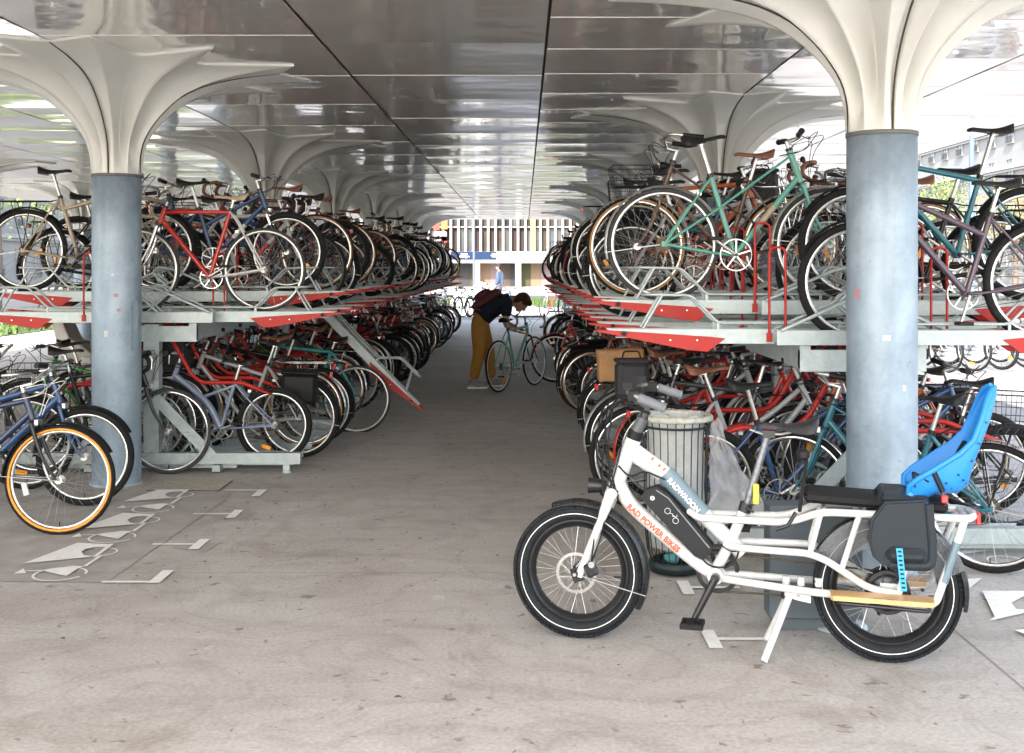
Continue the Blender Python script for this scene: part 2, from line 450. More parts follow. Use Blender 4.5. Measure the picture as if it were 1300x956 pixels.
    # mudguards
    if g('mud'):
        for x, a0, a1 in ((xr, 18, 205), (xf, 25, 190)):
            mg = MB(); rr = Rw+.016; rows = []
            for i in range(22):
                a = R(a0 if x < 0 else 10)+R((a1-a0) if x < 0 else 150)*i/21
                if x < 0: a = R(30+165*i/21)
                else: a = R(28+152*i/21)
                rows.append([(x+(rr-ii)*math.cos(a), yy, Rw+(rr-ii)*math.sin(a)) for yy, ii in ((-.028, .012), (-.018, 0), (.018, 0), (.028, .012))])
            mg.grid(rows, p['mud'])
            a = R(188 if x < 0 else 176)
            for s in (-1, 1): mg.tube([(x, s*.05, Rw), (x+rr*math.cos(a), s*.024, Rw+rr*math.sin(a))], .0025, SPK, 4)
            parts.append(('mudguard', mg, None))
    if g('carrier'):
        r_ = MB(); zt = Rw*2+.06; m_ = g('carm', BLK)
        for s in (-1, 1):
            r_.tube(bend([(xr+.2, s*.03, zt), (xr+.1, s*.06, zt), (xr-.2, s*.06, zt), (xr-.24, 0, zt)], .04), .005, m_, 5)
            for dx in (-.1, .06): r_.tube([(xr+dx, s*.06, zt), (xr, s*.07, Rw+.01)], .004, m_, 5)
        for i in range(4): r_.tube([(xr-.15+i*.09, -.06, zt), (xr-.15+i*.09, .06, zt)], .004, m_, 5)
        r_.tube([(xr-.18, 0, zt), (xr+.2, 0, zt)], .004, m_, 5)
        r_.bbox((xr-.255, 0, zt-.03), (.02, .06, .04), REDR, .004)
        r_.tube([(xr+.2, 0, zt), st+Vector((-.02, 0, -.02))], .005, m_, 5)
        parts.append(('luggage_rack', r_, None))
    if g('basket'):
        k_ = MB(); m_ = g('basm', BLK); x0, z0, w_, l_, h_ = xf+.03, bc.z-.26, .17, .13, g('bh', .2)
        if p['basket'] == 'rear': x0, z0 = xr-.04, Rw*2+.065
        if p['basket'] == 'box':
            x0, z0 = xr-.06, Rw*2+.065; k_.bbox((x0, 0, z0+.12), (.34, .3, .24), g('basm', WOOD), .01)
        else:
            for j, zz in enumerate((0, .07, .14, h_)):
                e = 1+.08*j/3*2
                k_.tube([(x0-l_*e, -w_*e, z0+zz), (x0+l_*e, -w_*e, z0+zz), (x0+l_*e, w_*e, z0+zz), (x0-l_*e, w_*e, z0+zz)], .003 if j < 3 else .005, m_, 4, closed=True)
            for i in range(-3, 4):
                for s in (-1, 1):
                    k_.tube([(x0+l_*i/3, s*w_, z0), (x0+l_*1.16*i/3, s*w_*1.16, z0+h_)], .002, m_, 3)
                    k_.tube([(x0+s*l_, w_*i/3, z0), (x0+s*l_*1.16, w_*1.16*i/3, z0+h_)], .002, m_, 3)
                k_.tube([(x0+l_*i/3, -w_, z0), (x0+l_*i/3, w_, z0)], .002, m_, 3); k_.tube([(x0-l_, w_*i/3, z0), (x0+l_, w_*i/3, z0)], .002, m_, 3)
        parts.append(('crate' if p['basket'] == 'box' else 'basket', k_, None))
    if g('lamp'):
        l_ = MB(); lp = h1+Vector((.06, 0, -.02))
        l_.tube([h1+Vector((0, 0, -.03)), lp], .005, BLK, 5); l_.lathe(lp, [(.0, -.03), (.02, -.03), (.03, .02), (.024, .026), (0, .026)], BLK, 12, 'x')
        l_.lathe(lp, [(.0, .03), (.022, .027)], CHR, 12, 'x')
        parts.append(('headlamp', l_, None))
    if g('bag'):
        q_ = MB(); bx = xr-.02 if p['bag'] == 'rear' else xf+.06; bz = Rw*2-.08 if p['bag'] == 'rear' else bc.z-.12
        bw = .17 if p['bag'] != 'rear' else .1
        q_.bbox((bx, 0 if p['bag'] != 'rear' else .11, bz), (.3 if p['bag'] == 'rear' else .2, bw*2 if p['bag'] != 'rear' else .12, .26), g('bagm', LEA), .035)
        q_.bbox((bx, 0 if p['bag'] != 'rear' else .11, bz+.13), (.31 if p['bag'] == 'rear' else .21, bw*2+.01 if p['bag'] != 'rear' else .13, .03), g('bagm', LEA), .012)
        q_.tube(bend([(bx-.06, 0 if p['bag'] != 'rear' else .11, bz+.14), (bx-.05, 0 if p['bag'] != 'rear' else .11, bz+.19), (bx+.05, 0 if p['bag'] != 'rear' else .11, bz+.19), (bx+.06, 0 if p['bag'] != 'rear' else .11, bz+.14)], .02), .006, BLK, 5)
        parts.append(('pannier_bag', q_, None))
    if g('kidseat'):
        parts.append(('child_seat', kidseat_mb(xr-.03, Rw*2+.08, g('kidm')), None))
    return parts

def kidseat_mb(x, z, m):
    s = MB(); rows = []
    for (bx, bz, fx, fz, w) in ((.12, .0, .16, .06, .11), (0, .0, .1, .12, .14), (-.1, .02, .02, .17, .15), (-.14, .15, -.02, .2, .15), (-.18, .3, -.08, .33, .14), (-.21, .42, -.13, .44, .12), (-.225, .47, -.17, .485, .08)):
        rows.append([(x+fx, -w, z+fz), (x+bx*.5+fx*.5, -w*.98, z+(bz+fz)/2), (x+bx, -w*.7, z+bz), (x+bx, 0, z+bz), (x+bx, w*.7, z+bz), (x+bx*.5+fx*.5, w*.98, z+(bz+fz)/2), (x+fx, w, z+fz)])
    s.grid(rows, m)
    s.grid([[(a*1., b*.9, c+.008) for a, b, c in r] for r in rows], m)
    for sd in (-1, 1): s.bbox((x+.14, sd*.14, z-.08), (.1, .05, .26), m, .015)
    return s

PROTO = {}
def proto(key, p):
    parts = bike_parts(p)
    meshes = [(n, mb.mesh(n), par) for n, mb, par in parts]
    p2 = dict(p); p2['lod'] = 1
    whole = MB()
    for n, mb, par in bike_parts(p2): whole.merge(mb)
    PROTO[key] = (p, meshes, whole.mesh('bicycle'))
def place_bike(key, loc, yaw, label, group, lean=0., pitch=0., flat=False, cat='bicycle'):
    p, meshes, whole = PROTO[key]
    rot = (lean, pitch, yaw)
    if flat: return link('bicycle', whole, None, loc, rot, label=label, category=cat, group=group)
    root = empty('bicycle', loc, rot, label=label, category=cat, group=group)
    obs = []
    for n, me, par in meshes:
        obs.append(link(n, me, obs[par] if par is not None else root))
    return root

F = {k: paint('frame_'+k, c) for k, c in dict(
    black=(.010, .010, .012), charcoal=(.035, .038, .042), silver=(.32, .33, .34), white=(.55, .55, .54), red=(.45, .016, .010), darkred=(.12, .010, .010), orange=(.42, .09, .015),
    blue=(.018, .062, .17), navy=(.010, .022, .07), teal=(.008, .12, .16), mint=(.085, .30, .24), green=(.03, .18, .04), silverblue=(.20, .24, .34), purple=(.075, .045, .07),
    champagne=(.34, .28, .19), brown=(.08, .04, .022), yellow=(.45, .33, .03), lightblue=(.12, .26, .42), turquoise=(.02, .28, .29)).items()}
def defs():
    P = dict
    proto('mint', P(frame=F['mint'], style='mixte', bar='flat', stem=.05, rise=.03, rim=ALU, tyre=RUBG, sh=.2, seatlen=.5, stilt=8, mud=ALU, chain=RUST, decal=F['champagne'], crank=145, ring=.1, cable=BLK, wb=1.0, head=.2, tw=.024))
    proto('purple', P(frame=F['purple'], style='diamond', drop=.12, bar='flat', mud=BLK, carrier=True, rim=ALU, tw=.04, sh=.16, crank=110, carm=BLK, seatlen=.46))
    proto('tealmtb', P(frame=F['teal'], style='diamond', drop=.02, bar='flat', sh=.27, tw=.042, rim=ALU, seatlen=.48, mud=BLK, carrier=True))
    proto('redroad', P(frame=F['red'], fork=CHR, stay=F['white'], style='diamond', bar='drop', grip=LEAB, rim=ALU, tyre=RUBG, tw=.022, sh=.08, seatlen=.56, saddle=LEAB, stem=.09, rise=.02, crank=-30, R=.335, wb=1.0, head=.13))
    proto('champ', P(frame=F['champagne'], style='diamond', drop=.1, bar='flat', mud=BLK, carrier=True, sh=.2, tw=.038, rim=ALU, crankm=BLKM, wb=1.05))
    proto('kidblue', P(frame=F['silverblue'], style='curve', R=.305, tw=.045, bar='flat', sh=.14, seatlen=.4, wb=.98, susp=True, fork=F['charcoal'], rim=ALU, reflect=290, crank=-20))
    proto('turq', P(frame=F['turquoise'], style='diamond', bar='drop', grip=BLK, tw=.022, R=.335, rim=ALU, tyre=RUBG, wb=1.0, saddle=LEA, seatlen=.55, sh=.09))
    proto('bluecity', P(frame=F['blue'], style='diamond', drop=.12, tube=.02, bar='flat', rise=.05, mud=BLK, carrier=True, tw=.04, grip=BLK, lamp=True, cable=BLK, R=.33, wb=1.08, head=.17))
    proto('navyorange', P(frame=F['navy'], fork=F['black'], style='diamond', tube=.018, drop=.1, bar='swept', barm=CHR, wall=ORG, tw=.034, mud=BLK, cable=CABW, R=.33, wb=1.1, decal=F['white'], reflect=75, refm=WHT, rise=.03))
    proto('tealbasket', P(frame=F['teal'], style='mixte', bar='swept', mud=CHR, carrier=True, tw=.032, rim=CHR, basket='rear', grip=BLK, skind='wide', seatlen=.46))
    proto('darkroad', P(frame=F['black'], style='diamond', bar='drop', tw=.025, rim=CHR, R=.335, tyre=RUBG))
    proto('tealstep', P(frame=F['teal'], style='step', bar='swept', mud=CHR, carrier=True, tw=.035, rim=CHR, carm=CHR, basket='front', reflect=210))
    proto('silvercity', P(frame=F['silver'], style='swan', bar='swept', mud=ALU, carrier=True, tw=.035, lamp=True, guardc=BLK, skind='wide', saddle=LEABR, reflect=30))
    proto('blackcity', P(frame=F['black'], style='diamond', bar='swept', mud=BLK, carrier=True, tw=.035, lamp=True, guardc=BLK, basket='front', reflect=140, skind='wide'))
    proto('blackbox', P(frame=F['black'], style='step', bar='swept', mud=BLK, carrier=True, tw=.036, basket='box', basm=mat('crate_wood', (.38, .2, .08), .6, 0, .2, 12), lamp=True, reflect=220))
    proto('blackbag', P(frame=F['charcoal'], style='diamond', bar='flat', mud=ALU, carrier=True, tw=.036, bag='front', bagm=mat('black_nylon', (.035, .035, .038), .7, 0, .2, 20, .5, 25), lamp=True, reflect=60))
    proto('redcity', P(frame=F['red'], style='step', bar='swept', mud=F['red'], tw=.035, rim=ALU, carrier=True, reflect=320))
    proto('blackmtb', P(frame=F['black'], style='diamond', drop=.16, bar='flat', tw=.05, R=.33, susp=True, fork=F['black'], rim=BLKM, tyre=RUB, sh=.2, seatlen=.42, decal=F['white']))
    proto('whiteroad', P(frame=F['white'], style='diamond', bar='drop', grip=BLK, tw=.023, R=.335, rim=BLKM, seatlen=.55, sh=.12, decal=F['red']))
    proto('vintage', P(frame=F['brown'], style='mixte', bar='swept', wall=GUM, tw=.03, mud=CHR, rim=CHR, carrier=True, carm=CHR, basket='front', bh=.13, saddle=LEABR, lamp=True, head=.2))
    proto('gumroad', P(frame=F['darkred'], fork=F['darkred'], style='diamond', bar='drop', grip=LEABR, wall=GUM, tw=.026, rim=CHR, seatlen=.56, sh=.08, saddle=LEABR))
    proto('greencity', P(frame=F['green'], style='diamond', drop=.1, bar='flat', mud=BLK, tw=.035, rim=ALU, reflect=80))
    proto('bluemtb', P(frame=F['blue'], fork=F['black'], style='diamond', drop=.15, bar='flat', tw=.048, R=.33, susp=True, rim=ALU, seatlen=.43, sh=.2, decal=F['white'], reflect=200))
    proto('orangefix', P(frame=F['orange'], style='diamond', bar='flat', tw=.028, rim=BLKM, tyre=RUB, wall=CRT, seatlen=.55, sh=.1))
    proto('silvertrek', P(frame=F['silver'], style='diamond', drop=.1, bar='flat', tw=.036, mud=BLK, carrier=True, bag='rear', bagm=BLK, rim=ALU, kidseat=False))
    proto('kidseatbike', P(frame=F['charcoal'], style='step', bar='swept', mud=BLK, carrier=True, tw=.036, kidseat=True, kidm=mat('grey_seat_shell', (.42, .40, .36), .5, 0, .1, 8)))
defs()
DESC = dict(mint='mint green mixte bicycle with chromed mudguards', purple='dark purple bicycle with black mudguards and rack', tealmtb='teal bicycle with a high black saddle', redroad='red road bicycle with white rear stays', champ='champagne bicycle with black rear rack',
    kidblue='silver-blue small bicycle with curved frame', turq='turquoise road bicycle with drop handlebar', bluecity='blue bicycle with black mudguards', navyorange='navy bicycle with orange tyre walls', tealstep='teal step-through bicycle with front basket',
    silvercity='silver swan-frame bicycle with brown saddle', blackcity='black roadster bicycle with wire basket', blackbox='black bicycle carrying a wooden crate', blackbag='charcoal bicycle with black front bag', redcity='red step-through bicycle',
    blackmtb='black mountain bicycle', whiteroad='white racing bicycle', vintage='brown vintage bicycle with tan tyres', gumroad='dark red racer with tan tyres', greencity='green city bicycle', bluemtb='blue mountain bicycle', orangefix='orange bicycle with cream tyres',
    silvertrek='silver trekking bicycle with black pannier', kidseatbike='charcoal bicycle with grey child seat')
# ------------------------------------------------------------------ setting
HC = 3.05
def ground_mat():
    m = bpy.data.materials.new('concrete_slab'); m.use_nodes = True; nt = m.node_tree; N = nt.nodes; L = nt.links
    b = N['Principled BSDF']; tc = N.new('ShaderNodeTexCoord')
    def noise(sc, det, dist=0, vec=None):
        n = N.new('ShaderNodeTexNoise'); n.inputs['Scale'].default_value = sc; n.inputs['Detail'].default_value = det; n.inputs['Distortion'].default_value = dist
        L.new(vec or tc.outputs['Object'], n.inputs['Vector']); return n.outputs['Fac']
    def ramp(fac, e):
        r = N.new('ShaderNodeValToRGB'); el = r.color_ramp.elements
        el[0].position, el[0].color = e[0][0], (*e[0][1], 1); el[1].position, el[1].color = e[-1][0], (*e[-1][1], 1)
        for q in e[1:-1]:
            x = el.new(q[0]); x.color = (*q[1], 1)
        L.new(fac, r.inputs['Fac']); return r.outputs['Color']
    def mix(a, b_, f, mode='MULTIPLY'):
        x = N.new('ShaderNodeMix'); x.data_type = 'RGBA'; x.blend_type = mode
        if isinstance(f, float): x.inputs[0].default_value = f
        else: L.new(f, x.inputs[0])
        L.new(a, x.inputs[6]); L.new(b_, x.inputs[7]); return x.outputs[2]
    base = ramp(noise(.55, 9, .6), [(.3, (.385, .356, .328)), (.55, (.435, .412, .388)), (.75, (.48, .462, .444))])
    blotch = ramp(noise(2.3, 8, 1.2), [(.36, (.84, .82, .80)), (.5, (1, 1, 1)), (.8, (1.04, 1.03, 1.02))])
    c = mix(base, blotch, .75)
    mp = N.new('ShaderNodeMapping'); mp.inputs['Scale'].default_value = (.8, 5, 1); L.new(tc.outputs['Object'], mp.inputs['Vector'])
    streak = ramp(noise(1.2, 7, .5, mp.outputs['Vector']), [(.38, (.88, .86, .84)), (.55, (1, 1, 1))])
    c = mix(c, streak, .55)
    spots = ramp(noise(13, 5, .6), [(.30, (.45, .40, .35)), (.345, (1, 1, 1))])
    c = mix(c, spots, .8)
    fine = ramp(noise(55, 6), [(.3, (.80, .79, .78)), (.7, (1.1, 1.1, 1.1))])
    c = mix(c, fine, .9)
    scuff = ramp(noise(.9, 12, 2.5), [(.44, (1, 1, 1)), (.492, (.80, .77, .74)), (.51, (1, 1, 1))])
    c = mix(c, scuff, .5)
    # pale chalky patches
    pale = ramp(noise(5.5, 3, 0), [(.66, (0, 0, 0)), (.72, (.10, .11, .13))])
    c = mix(c, pale, .5, 'ADD')
    L.new(c, b.inputs['Base Color'])
    r2 = N.new('ShaderNodeMapRange'); r2.inputs['To Min'].default_value = .6; r2.inputs['To Max'].default_value = .92; L.new(noise(2.3, 8, 1.2), r2.inputs['Value']); L.new(r2.outputs[0], b.inputs['Roughness'])
    bp = N.new('ShaderNodeBump'); bp.inputs['Strength'].default_value = .12; bp.inputs['Distance'].default_value = .01; L.new(noise(60, 6), bp.inputs['Height']); L.new(bp.outputs[0], b.inputs['Normal'])
    return m
gm = ground_mat()
g = MB()
xs = [-400, -60, -12, 4.9+6, 60, 400]; ys = [-60, -2, 34, 60, 500]
g.add([(x, y, 0) for y in ys for x in xs], [(j*6+i, j*6+i+1, (j+1)*6+i+1, (j+1)*6+i) for j in range(4) for i in range(5)], gm, False)
g.build('ground', kind='structure')
# pale plaza paving beyond the canopy
PAV = mat('pale_plaza_paving', (.18, .172, .165), .7, 0, .1, 3, .1, 40)
pv = MB(); pv.add([(-60, 35.2, .004), (80, 35.2, .004), (80, 93, .004), (-60, 93, .004)], [(0, 1, 2, 3)], PAV, False)
pv.build('plaza_paving', kind='structure')
pv = MB(); pv.add([(5.15, 3, .004), (60, 3, .004), (60, 35.19, .004), (5.15, 35.19, .004)], [(0, 1, 2, 3)], PAV, False)
for i in range(26):
    x = 5.6+i*.62
    pv.add([(x, 3.2, .008), (x+.05, 3.2, .008), (x+.05, 35, .008), (x, 35, .008)], [(0, 1, 2, 3)], mat('dark_paving_joint', (.2, .19, .18), .8), False)
pv.build('side_pavement', kind='structure')
ASP = mat('asphalt', (.055, .055, .057), .85, 0, .2, 20, .3, 90)
for nm, (x0, x1, y0_, y1_) in (('added_side_road', (-34, -15.5, -40, 200)), ('added_cross_road', (-15.3, 39, 57, 66))):  # dark roads added to cut the bright ground mirrored in the ceiling
    pv = MB(); pv.add([(x0, y0_, .008), (x1, y0_, .008), (x1, y1_, .008), (x0, y1_, .008)], [(0, 1, 2, 3)], ASP, False)
    if nm == 'added_side_road':
        for i in range(24): pv.add([(-25, -20+i*9, .012), (-24.85, -20+i*9, .012), (-24.85, -16+i*9, .012), (-25, -16+i*9, .012)], [(0, 1, 2, 3)], PAV, False)
    pv.build(nm, kind='structure')
kb = MB(); kb.box((-15.42, 80, .06), (.15, 240, .12), PAV); kb.build('kerb', kind='structure')
# joints of the concrete slab
jn = MB(); JM = mat('slab_joint', (.24, .22, .20), .9, 0, .2, 30)
for x in (-7.9, -3.03, 1.9): jn.add([(x-.003, -1, .003), (x+.003, -1, .003), (x+.003, 34, .003), (x-.003, 34, .003)], [(0, 1, 2, 3)], JM, False)
for y in (.6, 5.98, 10.9, 15.8, 20.6, 25.5, 30.4): jn.add([(-10, y-.0025, .0045), (4.9, y-.0025, .0045), (4.9, y+.0025, .0045), (-10, y+.0025, .0045)], [(0, 1, 2, 3)], JM, False)
# hairline cracks
for k, (x, y) in enumerate(((-.35, 5.62), (.1, 8.9))):
    rr = random.Random(k); pts = [(x, y)]
    for i in range(14): pts.append((pts[-1][0]+rr.uniform(-.03, .07), pts[-1][1]+rr.uniform(-.06, .05)))
    for a, b in zip(pts, pts[1:]):
        jn.add([(a[0], a[1]-.0025, .0058), (b[0], b[1]-.0025, .0058), (b[0], b[1]+.0025, .0058), (a[0], a[1]+.0025, .0058)], [(0, 1, 2, 3)], JM, False)
jn.build('slab_joints', kind='structure')

# canopy ceiling of polished steel panels, each panel slightly pillowed
def ceiling_mat():
    m = bpy.data.materials.new('polished_steel_ceiling'); m.use_nodes = True; nt = m.node_tree; N = nt.nodes; L = nt.links
    b = N['Principled BSDF']; out = N['Material Output']
    b.inputs['Base Color'].default_value = (.87, .86, .835, 1); b.inputs['Metallic'].default_value = 1
    b2 = N.new('ShaderNodeBsdfPrincipled'); b2.inputs['Base Color'].default_value = (.86, .84, .80, 1); b2.inputs['Metallic'].default_value = .6; b2.inputs['Roughness'].default_value = .55
    tc = N.new('ShaderNodeTexCoord'); n = N.new('ShaderNodeTexNoise'); n.inputs['Scale'].default_value = 1.6; n.inputs['Detail'].default_value = 2
    mp = N.new('ShaderNodeMapping'); mp.inputs['Scale'].default_value = (.7, 1.2, 1)
    bp = N.new('ShaderNodeBump'); bp.inputs['Strength'].default_value = .42; bp.inputs['Distance'].default_value = .024
    L.new(tc.outputs['Object'], mp.inputs['Vector']); L.new(mp.outputs[0], n.inputs['Vector']); L.new(n.outputs['Fac'], bp.inputs['Height']); L.new(bp.outputs[0], b.inputs['Normal'])
    n3 = N.new('ShaderNodeTexNoise'); n3.inputs['Scale'].default_value = .8; n3.inputs['Detail'].default_value = 6
    mr = N.new('ShaderNodeMapRange'); mr.inputs['To Min'].default_value = .02; mr.inputs['To Max'].default_value = .12
    L.new(tc.outputs['Object'], n3.inputs['Vector']); L.new(n3.outputs['Fac'], mr.inputs['Value']); L.new(mr.outputs[0], b.inputs['Roughness'])
    mx = N.new('ShaderNodeMixShader'); mx.inputs[0].default_value = .36
    L.new(b.outputs[0], mx.inputs[1]); L.new(b2.outputs[0], mx.inputs[2]); L.new(mx.outputs[0], out.inputs['Surface'])
    return m
CM = ceiling_mat()
EDGE = mat('folded_panel_edge', (.42, .41, .39), .4, .7)
SX = [-10.6, -9.2, -7.72, -6.18, -4.7, -3.03, -1.30, .145, 1.84, 3.4, 4.9]
c = MB(); Y0c, Y1c = -.5, 34.2
LAT = {5: (7.12, 1.505), 6: (8.6, 1.235), 7: (7.57, .96)}
for i in range(len(SX)-1):
    x0, x1 = SX[i]+.009, SX[i+1]-.009
    ref, step = LAT.get(i, (7.9+.5*(i % 2), 1.235)); y = ref-step*math.ceil((ref-Y0c)/step); kk = 0
    while y < Y1c:
        a0, a1 = max(y, Y0c)+.0015, min(y+step, Y1c)-.0015; y += step
        if a1-a0 < .1: continue
        amp = rnd.uniform(.007, .013); tl = rnd.uniform(-.002, .002); nx, ny = 8, 12
        rows = []
        for v in range(ny+1):
            row = []
            for u in range(nx+1):
                fu, fv = u/nx, v/ny
                z = HC+amp*math.sin(PI*fv)*(math.sin(PI*min(1, max(0, fu)))**.5*.75+.25)+tl*math.sin(PI*fv)*math.sin(2*PI*fu)
                row.append((x0+(x1-x0)*fu, a0+(a1-a0)*fv, z))
            rows.append(row[::-1])
        c.grid(rows, CM)
        kk = round((a0-ref)/step)
        if i != 6 or kk % 2 == 0: c.box(((x0+x1)/2, a0-.001, HC-.001), (x1-x0, .005, .003), EDGE)
for x in SX[1:-1]: c.box((x, (Y0c+Y1c)/2, HC+.02), (.03, Y1c-Y0c, .01), SEAM)
c.build('ceiling', kind='structure')
rf = MB(); rf.box(((SX[0]+SX[-1])/2, (Y0c+Y1c)/2, HC+.17), (SX[-1]-SX[0]+.1, Y1c-Y0c+.1, .24), mat('roof_white', (.6, .6, .58), .6, 0, .05, 3))
rf.build('canopy_roof', kind='structure')

# mushroom columns
def capital_mesh():
    pts = []
    for q in range(4):
        b = 90*q
        pts += [(b-13, 1.42), (b, 1.22), (b+13, 1.42), (b+29, .84), (b+45, 1.4), (b+61, .84)]
    pts.sort(); pts = [(a, r) for a, r in pts]
    ang = []
    for i in range(len(pts)):
        a0, r0 = pts[i]; a1, r1 = pts[(i+1) % len(pts)]
        if i == len(pts)-1: a1 += 360
        n = 9
        for k in range(n):
            t = k/n
            p0 = Vector((r0*math.cos(R(a0)), r0*math.sin(R(a0)))); p1 = Vector((r1*math.cos(R(a1)), r1*math.sin(R(a1))))
            if min(r0, r1) < 1:   # concave sweep
                # ease so sides hug the valley
                tip, val = (r0, r1) if r0 > r1 else (r1, r0)
                s_ = t if r0 < r1 else 1-t      # 0 at valley,1 at tip
                rr = val+(tip-val)*(s_**1.9)
                a = a0+(a1-a0)*t
                # angular squeeze near the tip
                ang.append((a, rr))
            else:
                q_ = p0.lerp(p1, t); ang.append((math.degrees(math.atan2(q_.y, q_.x)) if True else 0, q_.length))
    gx = [0, .2, .35, .49, .62, .76, .84, .89, .94, .97, 1]; gy = [0, .012, .04, .098, .175, .29, .40, .50, .66, .80, 1.]
    prof = []
    for i in range(27):
        u = (i/26); t = 1-(1-u)**1.7
        for k in range(len(gx)-1):
            if gx[k] <= t <= gx[k+1]:
                f = (t-gx[k])/(gx[k+1]-gx[k])
                # catmull
                y0 = gy[max(k-1, 0)]; y1 = gy[k]; y2 = gy[k+1]; y3 = gy[min(k+2, len(gy)-1)]
                x0 = gx[max(k-1, 0)]; x3 = gx[min(k+2, len(gx)-1)]
                m1 = (y2-y0)/(gx[k+1]-x0+1e-9)*(gx[k+1]-gx[k]); m2 = (y3-y1)/(x3-gx[k]+1e-9)*(gx[k+1]-gx[k])
                g_ = (2*f**3-3*f*f+1)*y1+(f**3-2*f*f+f)*m1+(-2*f**3+3*f*f)*y2+(f**3-f*f)*m2
                break
        prof.append((t, g_))
    n = len(ang); rows = []
    r0 = .178
    for t, g_ in prof:
        row = []
        for (a, rr) in ang:
            # fluting: valleys pull in early, like folded leaves
            val = (1.41-rr)/.57; val = max(0, min(1, val))
            d = min(abs((a-b*90+180) % 360-180) for b in range(4))      # distance to an axis groove
            groove = math.exp(-(d/2.2)**2)*.02*min(1, t*3+.4)
            ridge = (1-val)
            r = r0+(rr-r0)*g_ - .11*val*math.sin(PI*min(1, t*.97))**1.3 - groove*(1 if t < .97 else .2)
            row.append((r*math.cos(R(a)), r*math.sin(R(a)), 2.285+t*(HC-.006-2.285)))
        row.append(row[0]); rows.append(row)
    rows.append([(x*1.002, y*1.002, HC+.03) for x, y, z in rows[-1]])
    m = MB(); m.grid(rows, CREAM)
    m.lathe((0, 0, 0), [(.165, 2.27), (.181, 2.272), (.181, 2.292), (.165, 2.294)], mat('column_gap', (.12, .12, .12), .7), 40)
    s = MB()
    for b in range(4):
        pts = []
        for i, (t, g_) in enumerate(prof):
            r = r0+(1.22-r0)*g_-.012*min(1, t*3+.4)
            pts.append((r*math.cos(R(90*b)), r*math.sin(R(90*b)), 2.285+t*(HC-.006-2.285)))
        s.tube(pts, .0052, SEAM, 5)
    return m.mesh('capital'), s.mesh('groove_strip')
capm, seamm = capital_mesh()
sh = MB(); sh.lathe((0, 0, 0), [(.176, 0), (.176, .6), (.176, 1.2), (.176, 1.8), (.176, 2.27), (0, 2.27)], SHAFT, 48)
shm = sh.mesh('shaft')
bp = MB(); bp.lathe((0, 0, 0), [(.19, 0), (.19, .008), (.177, .010)], GALVD, 40); bpm = bp.mesh('base_collar')
hp = MB(); hp.prism([(-.032+.064*a, z) for a, z in ((.5, -.19), (.85, -.175), (1, -.13), (1, .13), (.85, .175), (.5, .19), (.15, .175), (0, .13), (0, -.13), (.15, -.175))], SHAFT, 'y', -.184, -.17)
hpm = hp.mesh('hatch_cover')
rows_c = [(-7.9, [1.0, 5.87, 10.73, 15.6, 20.5, 25.4, 30.2], 'outer left row'), (-3.03, [-.9+4.55, 8.5, 13.36, 18.2, 23.1, 28, 32.8], 'inner left row'), (1.84, [1.0, 5.87, 10.75, 15.6, 20.5, 25.4, 30.2], 'right row')]
for X, ys_, rn in rows_c:
    for i, y in enumerate(ys_):
        if y < 1.5: continue
        o = empty('mushroom_column', (X, y, 0), category='column', group='columns carrying the mirrored canopy',
                  label='cream flared capital on a zinc grey column, %s in the %s' % (ordn(i-(1 if ys_[0] < 1.5 else 0)), rn))
        s_ = link('shaft', shm, o); link('base_collar', bpm, s_)
        if i == 1:
            for q_, (a_, z_, w_, h_, mn) in enumerate(((-80, 1.55, .02, .015, 'w'), (-72, 1.40, .03, .025, 'p'), (-66, 1.29, .026, .022, 'p'), (-95, 1.12, .03, .045, 'w')) if X < 0 else ((-100, 1.25, .04, .03, 'w'), (-150, 1.47, .03, .05, 'p'), (-70, 1.0, .02, .03, 'w'))):
                st_ = MB(); rows_ = [[(.1775*math.cos(R(a_)+u*w_/.178), .1775*math.sin(R(a_)+u*w_/.178), z_+v*h_) for u in (-.5, -.2, .2, .5)] for v in (-.5, .5)]
                st_.grid(rows_, mat('faded_white_sticker', (.5, .5, .5), .6, 0, .2, 60) if mn == 'w' else mat('faded_pink_sticker', (.45, .2, .22), .7, 0, .3, 60)); st_.build('sticker', s_)
        if abs(X+3.03) < .01 and i == 1: link('hatch_cover', hpm, s_, (0, 0, 1.18), (0, 0, R(62)))
        k_ = link('capital', capm, o); link('groove_strip', seamm, k_)

